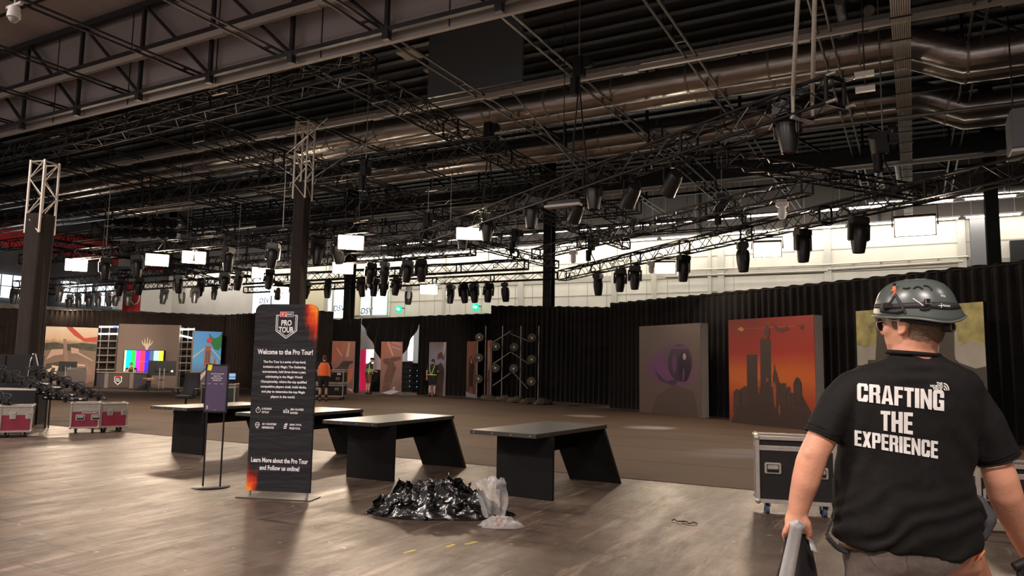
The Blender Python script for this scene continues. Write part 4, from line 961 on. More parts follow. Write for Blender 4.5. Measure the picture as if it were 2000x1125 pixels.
def case_at(px0, px1, d0, d1, *args, lab, **k):
    loc, rz, w = between(G(px0, d0), G(px1, d1)); return flight_case(lab, loc, rz, w, *args, **k), w
# a pair standing end to end at the left, a second pair cut by the left edge of the picture
case_at(147.5, 202, 15.35, 15.6, .50, .50, CASER, .12, .30, (), ((.17, .33), (.45, .33)), lab='red flight case with two handles, left of the front pair on the concrete', group='red flight cases', txt=('DYNACORD', .33, .425, .28, .03))
case_at(205.5, 256, 15.65, 15.95, .50, .48, CASER, .12, .30, ((.17, .43), (.43, .43)), (), lab='red flight case with two latches, right of the front pair on the concrete', group='red flight cases')
case_at(11, 72, 14.3, 14.55, .55, .48, CASER, .12, .30, ((.2, .43), (.46, .43)), (), lab='red flight case with two latches beside the left edge of the picture', group='red flight cases')
case_at(-62, 7.5, 14.05, 14.28, .55, .48, CASER, .12, .30, (), ((.2, .33), (.5, .33)), lab='red flight case cut by the left edge of the picture', group='red flight cases')
# black case behind the standing man
loc, rz, w = between((-1.535, 8.46, 0), (-.775, 8.64, 0))
flight_case('black flight case with bright edges and blue wheels left of the standing man', loc, rz, w, .42, .67, CASEB, .15, .16, (), ((.155, .50), (w-.155, .47)), BLUEW, 'black flight cases', .04, None, False)
loc, rz, w = between(G(1899, 7.35), G(2080, 7.15))
flight_case('black flight case half hidden by the right arm of the standing man', loc, rz, w, .45, .52, CASEB, .14, .18, (), ((.12, .38), (w-.15, .38)), BLUEW, 'black flight cases', .04, None, False)
# stacked cases pushed by the worker in orange
loc, rz, w = between(G(612, 31), G(672, 31))
flight_case('wide black flight case on wheels, lower of the stack by the worker in orange', loc, rz, w, .7, .52, CASEB, .16, .14, (), ((.25, .45), (w-.25, .45)), RUB, 'stacked cases of the worker in orange', .045, None, False)
o = flight_case('wide black flight case, upper of the stack by the worker in orange', (loc.x, loc.y, .665), rz, w, .7, .53, CASEB, .06, .14, (), ((w-.22, .12+.1),), RUB, 'stacked cases of the worker in orange', .045, None, False)
c = MB(); c.box((w-.18, -.022, .42), (.16, .004, .09)); c.box((w-.62, -.022, .34), (.18, .004, .07)); obj('paper_label', c, LETTER, o)
case_at(398, 462, 23.4, 23.6, .7, .70, mat('green_case_panel', (.018,.045,.035), .5, nz=.2, scale=5), .10, .12, (), ((.2, .5), (.7, .5)), lab='dark green flight case with monitors on it behind the small sign', edge=.04, lidstrip=False)
# ================================================================ LAMP POLES WITH BARS
GLASSY = mat('lamp_reflector', (.30,.27,.22), .35, .7)
def lamp_pole(label, px, d, lamps, side=-1):
    g = G(px, d); az = math.atan2(-g.x, g.y); t = thing('lamp_pole', label, 'lamp pole', g, az, 'lamp poles before the black curtain')
    zt = D(px, 636, d).z; c = MB(); c.tube((0, 0, 0), (0, 0, zt), .028, 8); obj('pole', c, GALV, t, 40)
    c = MB(); c.box((0, 0, .02), (.7, .5, .04)); obj('base', c, BLACKM, t)
    for py in lamps:
        z = D(px, py, d).z; x = side*.30
        Mx = Matrix.Translation((x, -.10, z)) @ Matrix.Rotation(math.radians(78), 4, 'X') @ Matrix.Rotation(math.radians(-16), 4, 'Y')
        c = MB(); c.lathe([(.06, -.22), (.11, -.20), (.20, -.04), (.205, .02), (.19, .02)], 20, 0, Mx, False); k = obj('lamp', c, BLACKP, t, 50)
        c = MB(); c.lathe([(.185, .015), (.15, -.05), (.05, -.12), (.001, -.13)], 20, 0, Mx, False); obj('reflector', c, GLASSY, k, 60); c = MB(); c.ball(Mx @ V((0, 0, -.05)), .055, 10); obj('bulb', c, WHITE, k, 60)
        c = MB(); c.tube((0, 0, z), (x, -.02, z), .022, 6); c.box((x*.45, 0, z), (.1, .1, .16)); obj('clamp', c, BLACKM, k)
    return t
P4 = [(948, 33.6), (981, 33.0), (1017, 32.0), (1052, 31.2)]
lamp_pole('first lamp pole from the left with three round lamps', *P4[0], (659, 699, 740)); lamp_pole('second lamp pole from the left with two round lamps', *P4[1], (677, 719))
lamp_pole('third lamp pole from the left with two round lamps', *P4[2], (678, 720)); lamp_pole('fourth lamp pole from the left with three round lamps', *P4[3], (660, 702, 745))
BAR = mat('light_bar', (.30,.27,.23), .4)
for (x0, y0, x1, y1, lab) in [(962.5, 669, 998, 647, 'upper left'), (997.5, 652, 1035.5, 667.5, 'upper right'), (963, 711, 996.5, 688, 'middle left'), (998, 687.5, 1034, 711.5, 'middle right'), (962.5, 753.5, 997, 729, 'lower left'), (1001, 726, 1031, 759, 'lower right')]:
    d = 32.7 if x0 < 996 else 31.7; A, B = D(x0, y0, d), D(x1, y1, d); c = MB(); c.tube(A, B, .022, 8)
    o = obj('light_bar', c, BAR, None, 40, label=lab+' slanted thin light bar between the lamp poles', cat='light bar', group='slanted light bars')
    pole = D(981 if x0 < 996 else 1017, 700, d+.25); m = A.lerp(B, .5); c = MB(); c.tube(m, V((pole.x, pole.y, m.z)), .014, 6); obj('clamp', c, BLACKM, o)
SAND = mat('grey_sandbag', (.075,.058,.046), .85, nz=.45, scale=8)
for i, (px, d, lab) in enumerate([(956, 33.0, 'first'), (986, 32.3, 'second'), (1012, 31.4, 'third'), (1036, 30.6, 'fourth'), (1061, 30.2, 'fifth')]):
    g = G(px, d); c = MB(); c.grid(24, 10, lambda u, v: V((.45*math.cos(6.2832*u)*math.sin(math.pi*v/2), .3*math.sin(6.2832*u)*math.sin(math.pi*v/2), .03+.19*math.cos(math.pi*v/2)+.13*noise.noise(V((u*9, v*6, i))))))
    obj('sandbag', c, SAND, None, 60, loc=(g.x, g.y, .005), rz=.3*i, label=lab+' crumpled bag of weights from the left at the feet of the lamp poles', cat='sandbag', group='weights at the lamp poles')
c = MB(); pts = [G(865+14*k, 34.6-.27*k)+V((.05*math.sin(k*2.3), .12*math.sin(k*1.7), .025)) for k in range(20)]
c.path(pts, .022, 6); c.path([q+V((.1, -.25+.1*math.sin(k*3), 0)) for k, q in enumerate(pts[6:])], .02, 6); obj('floor_cable', c, RUB, label='black cables lying along the floor before the lamp poles', cat='cable')
# ================================================================ LARGE PICTURES ON THE RIGHT
SIDE = mat('canvas_side', (.52,.47,.42), .7)
def picture(label, A, B, h, front, th=.32, z0=.0, name='picture_panel', side=SIDE):
    loc, rz, w = between(A, B); t = thing(name, label, 'picture', loc, rz); c = MB(); c.box((w/2, th/2, z0+h/2), (w, th, h)); obj('panel', c, side, t)
    c = MB(); c.box((w/2, -.006, z0+h/2), (w, .012, h)); pr = obj('print', c, front, t); return t, w, pr
def art(par, polys, mats):
    """flat printed shapes: (list of (x,z), material index), later ones on top"""
    c = MB()
    for i, (P, mi) in enumerate(polys): c.poly([(x, -.0135-.0007*i, z) for x, z in P], mi)
    return obj('printed_shapes', c, mats, par)
def blob2(cx, cz, rx, rz_, n=20, seed=0, wob=0):
    return [(cx+rx*math.cos(2*math.pi*k/n)*(1+wob*noise.noise(V((k*.9, seed, 0)))), cz+rz_*math.sin(2*math.pi*k/n)*(1+wob*noise.noise(V((k*.9, seed, 3))))) for k in range(n)]
# violet picture: glows printed round two dark rounded forms
def violet():
    m = bpy.data.materials.new('violet_print'); m.use_nodes = True; nt = m.node_tree; b = nt.nodes['Principled BSDF']; L = nt.links.new; b.inputs['Roughness'].default_value = .45
    tc = nt.nodes.new('ShaderNodeTexCoord'); prev = None
    def mixc(f, a, c):
        x = nt.nodes.new('ShaderNodeMix'); x.data_type = 'RGBA'; L(f, x.inputs[0])
        if a is None: x.inputs[6].default_value = lin((.115,.078,.066))
        else: L(a, x.inputs[6])
        x.inputs[7].default_value = lin(c); return x.outputs[2]
    for (px, pz, sx, sz, c, s) in [(1.15, 1.6, .95, .8, (.15,.035,.16), 1), (2.05, 1.45, 1.1, .7, (.17,.03,.19), 1), (1.75, 1.9, .8, .9, (.10,.03,.10), .7)]:
        v = nt.nodes.new('ShaderNodeVectorMath'); v.operation = 'SUBTRACT'; L(tc.outputs['Object'], v.inputs[0]); v.inputs[1].default_value = (px, 0, pz)
        w = nt.nodes.new('ShaderNodeVectorMath'); w.operation = 'MULTIPLY'; L(v.outputs[0], w.inputs[0]); w.inputs[1].default_value = (1/sx, 0, 1/sz)
        l = nt.nodes.new('ShaderNodeVectorMath'); l.operation = 'LENGTH'; L(w.outputs[0], l.inputs[0])
        r = nt.nodes.new('ShaderNodeMapRange'); r.inputs[1].default_value = .15; r.inputs[2].default_value = 1; r.inputs[3].default_value = s; r.inputs[4].default_value = 0; r.interpolation_type = 'SMOOTHSTEP'; L(l.outputs['Value'], r.inputs[0])
        prev = mixc(r.outputs[0], prev, c)
    L(prev, b.inputs['Base Color']); return m
A, B = G(1249, 26.3), G(1369, 23.6)
t, w, pr = picture('large violet and brown picture panel leaning by the diagonal curtain, leftmost of three', A, B, 3.03, violet())
k_ = w/2.6
art(pr, [(blob2(1.78*k_, 1.75, .50*k_, .62, 24), 0), (blob2(1.55*k_, 1.70, .10*k_, .30, 16, 2, .2), 1), (blob2(1.95*k_, 1.62, .25*k_, .50, 20), 2), (blob2(1.97*k_, 1.95, .07*k_, .11, 14), 3), (blob2(1.93*k_, 1.35, .05*k_, .22, 14, 3, .3), 1), ([(1.5*k_, 2.28), (2.1*k_, 2.30), (2.15*k_, 2.2), (1.45*k_, 2.2)], 1),
         ([(.9*k_, 1.15), (1.6*k_, .95), (1.65*k_, 1.2), (1.2*k_, 1.12), (.7*k_, 1.5)], 4), ([(.55*k_, .0), (2.5*k_, .0), (2.3*k_, .85), (1.5*k_, 1.02), (.8*k_, .6)], 5)],
    [mat('violet_dark', (.040,.014,.045), .35), mat('violet_mid', (.11,.03,.13), .35), mat('violet_black', (.022,.010,.024), .3), mat('violet_light', (.42,.25,.42), .4), mat('violet_shadow', (.05,.02,.05), .4), mat('violet_brown', (.080,.050,.044), .5)])
# red picture: skyline against a burning sky
A, B = G(1424, 21.9), G(1592, 19.25)
t, w, pr = picture('large red picture panel with a dark city skyline, middle of the three', A, B, 3.02, ramp_mat('red_sky_print', [(0, (.16,.035,.02)), (.25, (.42,.05,.01)), (.42, (.62,.13,.012)), (.52, (.60,.11,.012)), (.68, (.40,.022,.010)), (1, (.26,.028,.016))], 2, 0, 3.02, nz=.05, scale=1.1))
def sky(pts): return [(x*w, z*3.02) for x, z in pts]
DK = mat('skyline_print', (.060,.028,.022), .5, nz=.2, scale=2); DK2 = mat('skyline_dark_print', (.045,.022,.018), .5); OR = mat('skyline_orange_print', (.36,.07,.015), .5)
bl = [(0,.0),(1,.0),(1,.12),(.94,.18),(.93,.25),(.87,.28),(.86,.33),(.80,.33),(.79,.27),(.74,.25),(.73,.43),(.68,.43),(.67,.46),(.61,.46),(.60,.40),(.57,.40),(.57,.30),(.36,.30),(.30,.32),(.24,.33),(.22,.39),(.17,.39),(.13,.34),(.10,.34),(.09,.28),(0,.28)]
P = [(sky([(.13,.0),(.9,.0),(.95,.16),(.86,.30),(.74,.32),(.60,.42),(.5,.34),(.3,.36),(.2,.36),(.1,.3),(.08,.1)]), 0), (sky([(.23,.1),(.36,.1),(.36,.66),(.23,.66)]), 1), (sky([(.39,.1),(.52,.1),(.525,.80),(.40,.80)]), 1), (sky([(.415,.80),(.435,.80),(.435,.822),(.415,.822)]), 1),
     (sky([(.53,.2),(.61,.2),(.61,.42),(.59,.49),(.575,.52),(.565,.59),(.555,.52),(.54,.46)]), 0), (sky([(.64,.2),(.69,.2),(.69,.40),(.64,.40)]), 0), (sky([(.70,.2),(.735,.2),(.735,.37),(.70,.37)]), 0), (sky([(.77,.2),(.86,.2),(.86,.40),(.84,.44),(.815,.46),(.79,.44),(.77,.40)]), 1), (sky([(.79,.24),(.84,.24),(.84,.40),(.79,.40)]), 0), (sky([(.05,.1),(.14,.1),(.15,.31),(.10,.33),(.06,.3)]), 0),
     (sky([(.02,0),(.98,0),(.98,.10),(.7,.20),(.4,.22),(.1,.16)]), 1), (sky([(.555,.20),(.57,.16),(.58,.36),(.56,.42),(.54,.38)]), 2), (sky([(.60,.14),(.615,.10),(.62,.2),(.605,.2)]), 2), (sky([(.46,.40),(.50,.43),(.47,.45)]), 2), (sky([(.37,.30),(.385,.30),(.385,.42),(.375,.42)]), 2),
     (sky([(.16,.905),(.80,.905),(.80,.909),(.16,.909)]), 3), (sky([(.12,.905),(.17,.93),(.21,.90),(.18,.88)]), 4), (sky([(.05,.90),(.07,.86),(.09,.84),(.06,.88)]), 5), (blob2(.485*w, .865*3.02, .03*w, .06*3.02, 12, 4, .4), 5), (sky([(.53,.96),(.62,.90),(.72,.91),(.73,.885),(.64,.87),(.59,.89)]), 5), (sky([(.84,.92),(.90,.915),(.87,.88)]), 5)]
art(pr, P, [DK, DK2, OR, mat('rope_print', (.55,.15,.04), .5), mat('yellow_print', (.55,.32,.05), .5), mat('small_dark_print', (.09,.03,.02), .5)])
# olive picture behind the man's head
A, B = G(1675, 18.6), G(1926, 15.55)
OL = mat('olive_print', (.30,.27,.10), .6, nz=.45, scale=3.5); TRK = mat('trunk_print', (.060,.050,.042), .6, nz=.15, scale=2)
t, w, pr = picture('large olive picture panel with grey tree trunks behind the head of the standing man', A, B, 3.08, mat('grey_field_print', (.33,.31,.27), .6, nz=.12, scale=2), .10, side=BLACKP)
def q3(pts): return [(x*w, z*3.08) for x, z in pts]
art(pr, [(q3([(0,1),(0,.72),(.08,.70),(.2,.74),(.22,1)]), 0), (q3([(.82,.70),(.9,.73),(1,.70),(1,1),(.80,1)]), 0), (q3([(.42,.70),(.55,.66),(.72,.72),(.76,1),(.4,1)]), 0), (q3([(0,0),(1,0),(1,.555),(.93,.54),(.82,.58),(.78,.62),(.68,.60),(.1,.60),(.09,.5),(0,.5)]), 2),
         (q3([(.16,.55),(.30,.55),(.27,.7),(.28,1),(.17,1),(.185,.8)]), 1), (q3([(.66,.55),(.80,.55),(.79,.65),(.80,1),(.69,1),(.70,.8)]), 1), (q3([(.12,.0),(.70,.0),(.70,.60),(.12,.60)]), 1), (q3([(.50,.1),(.66,.1),(.66,.56),(.50,.56)]), 2), (q3([(.655,.1),(.665,.1),(.665,.555),(.655,.555)]), 3), (blob2(.05*w, .50*3.08, .08*w, .06*3.08, 14, 5, .4), 3)],
    [OL, TRK, mat('dark_box_print', (.050,.043,.036), .6), mat('near_black_print', (.018,.016,.014), .6)])
# ================================================================ TALL PICTURES BY THE DOORWAY
RUST = ramp_mat('rust_print', [(0, (0.150,0.090,0.083)), (.35, (0.255,0.135,0.105)), (.6, (0.330,0.150,0.112)), (1, (0.480,0.180,0.120))], 2, 0, 2.7, nz=.28, scale=2.6)
SLATE = ramp_mat('slate_print', [(0, (0.255,0.195,0.210)), (.4, (0.195,0.150,0.165)), (.65, (0.300,0.300,0.405)), (1, (0.240,0.180,0.165))], 2, 0, 2.7, nz=.28, scale=2.2)
RM = [mat('rust_dark', (0.063,0.039,0.034), .55, nz=.3, scale=4), mat('rust_light', (0.644,0.364,0.266), .55), mat('rust_orange', (0.476,0.140,0.077), .55), mat('slate_light', (0.476,0.462,0.532), .55), mat('brown_form', (0.140,0.063,0.042), .55, nz=.3, scale=5), mat('gold_fleck', (0.700,0.448,0.168), .5)]
def tall(lab, x0, x1, y0, y1, d0, d1, front, polys):
    a, b2 = G(x0, d0), G(x1, d1); h = D(x0, y0, d0).z
    t, w, pr = picture(lab, a, b2, h, front, .06); art(pr, [([(x*w, z*h) for x, z in P], mi) for P, mi in polys], RM); return t
tall('tall rust-coloured picture panel left of the doorway behind the stacked cases', 648, 692, 666, 768, 38.2, 38.0, RUST, [([(.0,.55),(.2,.62),(.5,.98),(.35,1),(.0,.72)], 2), ([(.5,.0),(.95,.3),(.97,.52),(.6,.4)], 2), ([(.1,.2),(.6,.25),(.8,.55),(.95,.58),(.95,.62),(.5,.62),(.3,.5),(.05,.45)], 0), ([(.62,.7),(.72,.98),(.8,.98),(.75,.7)], 1), ([(.2,.85),(.45,.7),(.47,.72),(.23,.88)], 1), ([(.7,.1),(.95,.03),(.97,.08)], 1), ([(.35,.38),(.4,.36),(.41,.4)], 3), ([(.55,.37),(.6,.35),(.61,.39)], 3)])
tall('tall brown picture panel standing in front of the backstage doorway', 744, 785, 667, 768, 37.6, 37.4, RUST, [([(.25,1),(.55,.72),(.6,.75),(.35,1)], 1), ([(.0,.62),(.1,.7),(.3,1),(.18,1),(.0,.78)], 2), ([(.1,.0),(.4,.02),(.75,.5),(.6,.62),(.95,.66),(.95,.72),(.55,.7),(.1,.66),(.1,.6),(.35,.55),(.2,.35)], 4), ([(.6,.12),(.72,.16),(.7,.08)], 5), ([(.1,.03),(.5,.0),(.95,.06),(.6,.09)], 3), ([(.5,.9),(.95,.84),(.95,.855),(.5,.915)], 3), ([(.5,.98),(.95,.94),(.95,.95),(.5,.99)], 3)])
tall('tall slate-blue picture panel behind the worker with green braces', 838, 870, 668, 773, 37.0, 36.5, SLATE, [([(.3,.0),(.9,.0),(.95,.5),(.75,.62),(.45,.55),(.4,.3)], 0), ([(.5,.66),(.7,.7),(.9,.66),(.95,.75),(.75,.82),(.55,.78)], 4), ([(.0,.1),(.4,.05),(.5,.2),(.1,.25)], 3), ([(.85,.7),(1,.9),(1,1),(.9,1)], 3)])
tall('narrow tall rust picture panel turned sideways right of the doorway', 912, 931, 667, 776, 36.2, 35.0, RUST, [([(.3,.2),(.7,.2),(.8,.6),(.5,.75),(.25,.6)], 0), ([(.3,.1),(.7,.08),(.6,.18)], 2), ([(.0,.0),(1,.0),(1,.06),(.0,.1)], 3), ([(.4,.62),(.6,.6),(.55,.72)], 5)])
tall('edge of a tall rust picture panel between the two left lamp poles', 952, 958, 665, 776, 34.2, 33.6, RUST, [([(.2,.3),(.6,.3),(.5,.7)], 0), ([(.5,.5),(.8,.5),(.8,.9),(.5,.9)], 1)])
# ================================================================ BROADCAST STAGE (far left)
def stage_panel(lab, x0, x1, y0, y1, d0, d1, front, th=.25, side=SIDE):
    a, b2 = G(x0, d0), G(x1, d1); h = D((x0), y0, d0).z; return picture(lab, a, b2, h, front, th, side=side)+(h,)
PEACH = ramp_mat('peach_print', [(0, (0.255,0.150,0.105)), (.3, (0.330,0.195,0.135)), (.55, (0.240,0.165,0.112)), (.70, (0.270,0.180,0.120)), (.78, (0.825,0.540,0.330)), (1, (0.900,0.780,0.570))], 2, 0, 3.3, nz=.10, scale=1.6)
t, w, pr, h = stage_panel('peach and brown picture panel of a park, left on the broadcast stage', 85, 187, 637, 752, 39.6, 40.6, PEACH)
SM = [mat('park_dark', (0.083,0.075,0.045), .6, nz=.4, scale=3), mat('park_roof', (0.660,0.405,0.300), .6), mat('park_path', (0.360,0.225,0.165), .6), mat('park_red', (0.630,0.075,0.045), .6), mat('park_cream', (0.900,0.675,0.480), .6)]
def pk(pts): return [(x*w, z*h) for x, z in pts]
art(pr, [(pk([(0,.6),(.2,.62),(.45,.6),(.6,.63),(1,.6),(1,.72),(.7,.74),(.4,.71),(.2,.74),(0,.72)]), 0), (pk([(.34,.8),(.40,.8),(.5,.3),(.42,.3)]), 2), (pk([(.14,.62),(.36,.63),(.36,.54),(.2,.52),(.05,.45)]), 1), (pk([(.5,.66),(.66,.64),(.66,.56),(.52,.56)]), 1), (pk([(.03,.02),(.4,.05),(.45,.3),(.3,.42),(.05,.38)]), 0), (pk([(.17,.36),(.30,.34),(.25,.2),(.21,.21),(.24,.31),(.17,.32)]), 4), (pk([(.0,.25),(.18,.32),(.12,.22),(.0,.2)]), 4), (pk([(.38,1),(.5,1),(.75,.82),(1,.85),(1,.76),(.75,.76),(.55,.86)]), 3), (pk([(.62,.6),(.95,.45),(.95,.43),(.6,.57)]), 1), (pk([(.55,.42),(.85,.40),(.95,.2),(.6,.25)]), 2), (pk([(.6,.38),(.8,.37),(.8,.35),(.6,.36)]), 4), (pk([(.6,.32),(.85,.31),(.85,.29),(.6,.30)]), 4), (pk([(.15,.12),(.4,.12),(.4,.04),(.15,.02)]), 2)], SM)
t, w, pr, h = stage_panel('wide taupe wall panel with pale emblem and colour-bar screen on the broadcast stage', 228, 347, 632, 760, 40.8, 41.2, mat('taupe_wall', (0.250,0.181,0.144), .6), .3)
# emblem: five prongs rising from a point
c = MB(); ex, ez, es = w*.485, h*(1-.315), h*.115
out = [(0,-1),(.34,-.28),(.62,-.02),(.70,.50),(.56,.30),(.46,.10),(.42,.72),(.30,.16),(.16,.05),(.12,1.0),(0,.1),(-.02,.98),(-.16,.08),(-.30,.14),(-.40,.80),(-.48,.12),(-.58,.28),(-.72,.56),(-.62,-.02),(-.34,-.28)]
prong = [[(0,-1),(.30,-.30),(.60,-.02),(.52,.12),(.25,.04),(0,.12),(-.25,.04),(-.52,.12),(-.60,-.02),(-.30,-.30)], [(-.08,.0),(.08,.0),(.05,.7),(0,1.02),(-.05,.7)], [(.20,.0),(.36,.02),(.40,.5),(.37,.80),(.28,.5)], [(-.36,.02),(-.20,.0),(-.28,.5),(-.37,.80),(-.40,.5)], [(.46,.0),(.60,-.02),(.72,.28),(.70,.56),(.58,.25)], [(-.60,-.02),(-.46,.0),(-.58,.25),(-.70,.56),(-.72,.28)]]
for P in prong: c.prism([(ex+x*es, ez+z*es) for x, z in P], -.05, -.013)
obj('emblem', c, mat('emblem_cream', (.80,.68,.50), .5), pr)
# television with colour bars
a, b2 = G(243, 40.55), G(321, 40.65); loc, rz, w = between(a, b2); z1, z0 = D(243, 684, 40.55).z, D(243, 725.5, 40.55).z; H_ = z1-z0
t = thing('television', 'large screen showing bright colour bars behind the broadcast desk', 'screen', (loc.x, loc.y, z0), rz)
c = MB(); c.bbox((w/2, .05, H_/2), (w+.05, .09, H_+.05), .02); obj('housing', c, BLACKP, t)
cols = [(.72,.95,.35), (.0,.55,.95), (.02,.75,.05), (.38,.02,.75), (1,.03,.05), (.03,.02,.95), (.06,.09,.14), (.30,.68,1), (.78,.95,.05)]; ws = [.04, .13, .11, .115, .115, .12, .10, .12, .12]; c = MB(); x = 0
ms = [mat('bar_%d' % i, k, .4, emit=1.15) for i, k in enumerate(cols)]
for i, wd in enumerate(ws): c.box((w*(x+wd/2), 0, H_/2), (w*wd, .01, H_), i); x += wd
c.box((w*.42, -.008, H_*.48), (w*.42, .004, H_*.025), 6); obj('picture', c, ms, t)
c = MB(); c.tube((w/2, .09, 0), (w/2, .09, -z0), .05, 8); c.box((w/2, .06, -z0+.02), (.8, .16, .04)); obj('stand', c, BLACKM, t)
# shelves of light tubes at both sides of the wall panel
TUBE_ON = mat('lit_tube', (1,1,1), .4, emit=3.5); TUBE_BL = mat('blue_tube', (.05,.12,1), .4, emit=3); TUBE = mat('unlit_tube', (.42,.38,.34), .4)
for lab, x0, x1, d, ys, lit in (('left', 189.5, 226, 41.0, (638, 652, 666, 680, 694, 707.5, 722), 2), ('right', 350, 376, 41.4, (643, 655, 668, 682, 696, 709, 724), 2)):
    a, b2 = G(x0, d), G(x1, d); loc, rz, w = between(a, b2); t = thing('tube_rack', lab+' rack of horizontal light tubes beside the taupe wall panel, upper two lit', 'light rack', loc, rz)
    for i, py in enumerate(ys):
        z = D(x0, py, d).z; dz = (-.16 if (lab == 'right' and i == 1) else .02)
        c = MB(); c.tube((0, 0, z), (w, 0, z+dz), .045 if i < 2 else .035, 8); k = obj('light_tube', c, TUBE_ON if i < 2 else TUBE, t, 40)
        if i < 2: k['label'] = 'lit white light tube'
        if lab == 'left' and i == 0: c = MB(); c.tube((w*.78, -.05, z), (w, -.05, z+.01), .05, 8); obj('blue_end', c, TUBE_BL, t, 40)
    c = MB(); [c.tube((x, .1, 0), (x, .1, 3.4), .03, 6) for x in (w*.05, w*.5, w*.95)]; c.box((w/2, .1, .02), (w, .4, .04)); obj('upright', c, GALV, t)
t, w, pr, h = stage_panel('blue picture panel of a brick bridge, right on the broadcast stage', 376, 431, 646, 745, 40.4, 41.2, ramp_mat('blue_sky_print', [(0, (0.160,0.160,0.208)), (.28, (0.160,0.256,0.448)), (.5, (0.128,0.480,0.900)), (1, (0.112,0.384,0.900))], 2, 0, 3.2, nz=.06, scale=2), .5, mat('tan_side', (0.720,0.576,0.416), .7))
def bk(pts): return [(x*w, z*h) for x, z in pts]
art(pr, [(bk([(.0,.0),(1,.0),(1,.42),(.62,.45),(.35,.3),(.0,.22)]), 3), (bk([(.40,.38),(.62,.40),(.64,.74),(.42,.74)]), 0), (bk([(.47,.45),(.51,.45),(.51,.66),(.47,.66)]), 1), (bk([(.55,.45),(.59,.45),(.59,.66),(.55,.66)]), 1), (bk([(.0,.52),(.42,.70),(.42,.72),(.0,.55)]), 2), (bk([(.62,.70),(1,.50),(1,.53),(.62,.72)]), 2), (bk([(.0,.1),(.7,.42),(.72,.40),(.1,.0)]), 2), (bk([(.68,.42),(.72,.42),(.72,.56),(.68,.56)]), 4), (bk([(.76,.42),(.82,.42),(.82,.52),(.76,.52)]), 0), (bk([(.86,.42),(.92,.42),(.92,.49),(.86,.49)]), 4), (bk([(.52,.97),(.60,.80),(.75,.69),(.90,.67),(1,.74),(1,.98),(.86,.90),(.70,.88)]), 5), (blob2(.55*w, .84*h, .10*w, .045*h, 12, 3, .2), 6)],
    [mat('brick_print', (0.450,0.150,0.090), .6), mat('bridge_dark', (0.135,0.075,0.075), .6), mat('cable_print', (0.750,0.630,0.540), .6), mat('road_print', (0.135,0.112,0.128), .6, nz=.3, scale=5), mat('tower_print', (0.600,0.405,0.330), .6), mat('kite_green', (0.030,0.255,0.075), .6), mat('kite_red', (0.825,0.045,0.090), .6)])
# broadcast desk
a, b2 = G(192, 38.7), G(288, 38.9); loc, rz, w = between(a, b2); h = D(192, 727, 38.7).z
t = thing('broadcast_desk', 'long dark desk with white shield emblem on the broadcast stage', 'desk', loc, rz)
c = MB(); c.bbox((w/2, .36, h), (w+.08, .78, .05), .01); obj('desktop', c, mat('desk_top', (.30,.25,.22), .4), t)
c = MB(); c.box((w/2, .12, h/2), (w, .1, h-.05)); c.box((.05, .36, h/2), (.1, .66, h-.05)); c.box((w-.05, .36, h/2), (.1, .66, h-.05)); obj('front_panel', c, mat('desk_plum', (.055,.048,.058), .5), t)
for x in (w*.19, w*.70): c = MB(); c.box((x, .05, h/2), (.20, .06, h-.06)); obj('pillar', c, mat('desk_pillar', (.20,.165,.14), .5), t)
c = MB(); c.box((w*.445, .055, h/2), (w*.40, .04, h-.1)); ip = obj('inset_panel', c, mat('desk_brown', (.085,.062,.052), .5), t)
c = MB(); sx, sz = w*.43, h*.53; s = h*.40
sh = [(-.5, .55), (.5, .55), (.5, -.25), (0, -.75), (-.5, -.25)]; c.prism([(sx+x*s*1.1, sz+z*s*1.02) for x, z in reversed(sh)][::-1], .0, .02, 0); c.prism([(sx+x*s*.88, sz+.01+z*s*.8) for x, z in reversed(sh)][::-1], -.01, .0, 1)
c.box((sx, -.02, sz+s*.52), (s*.7, .02, s*.2), 2); text(c, 'PRO', sx, sz+s*.18, w=s*.6, h=s*.26, y=-.02, bold=.03); text(c, 'TOUR', sx, sz-s*.12, w=s*.72, h=s*.26, y=-.02, bold=.03)
obj('emblem', c, [LETTER, BLACKP, mat('badge_red')], ip)
# office chair by the desk, monitors, lectern
ORG = mat('tan_chair', (.55,.30,.20), .6)
g = G(293, 38.2); c = MB(); c.bbox((0, 0, .55), (.45, .45, .12), .05); o = obj('tan_stool', c, ORG, None, 40, loc=g, label='tan padded stool at the right end of the broadcast desk', cat='stool')
c = MB(); c.tube((0, 0, 0), (0, 0, .5), .03); c.lathe([(.2, 0), (.2, .03)], 16); obj('leg', c, BLACKM, o)
def monitor_stand(lab, px, d, w, h, py, casters=True, back=True):
    g = G(px, d); az = math.atan2(-g.x, g.y); z = D(px, py, d).z; t = thing('monitor_stand', lab, 'monitor', g, az)
    c = MB(); c.bbox((0, 0, z), (w, .07, h), .015); c.bbox((0, -.06, z), (w*.5, .06, h*.45), .01); obj('monitor', c, BLACKP, t)
    c = MB(); c.box((w*.36, -.045, z-h*.2), (.10, .012, .10)); obj('label', c, LETTER, t)
    for s in (-.1, .1): c = MB(); c.tube((s, -.1, .12), (s, -.1, z), .03, 8); obj('post', c, GALV, t, 40)
    c = MB(); c.box((0, -.1, .12), (w*.9, .06, .05)); c.box((-w*.42, 0, .12), (.06, .8, .05)); c.box((w*.42, 0, .12), (.06, .8, .05)); c.box((0, -.1, z*.5), (.3, .05, .05)); obj('base', c, BLACKM, t)
    c = MB(); [c.tube((x, y, .05), (x+.03, y, .05), .05, 10) for x in (-w*.42, w*.42) for y in (-.35, .35)]; obj('caster', c, RUB, t, 40)
    return t
monitor_stand('black monitor seen from behind on a wheeled stand in front of the colour bars', 318, 36.2, 1.25, .72, 719); monitor_stand('black monitor seen from behind at the left by the dark lectern', 134, 37.7, .80, .52, 716)
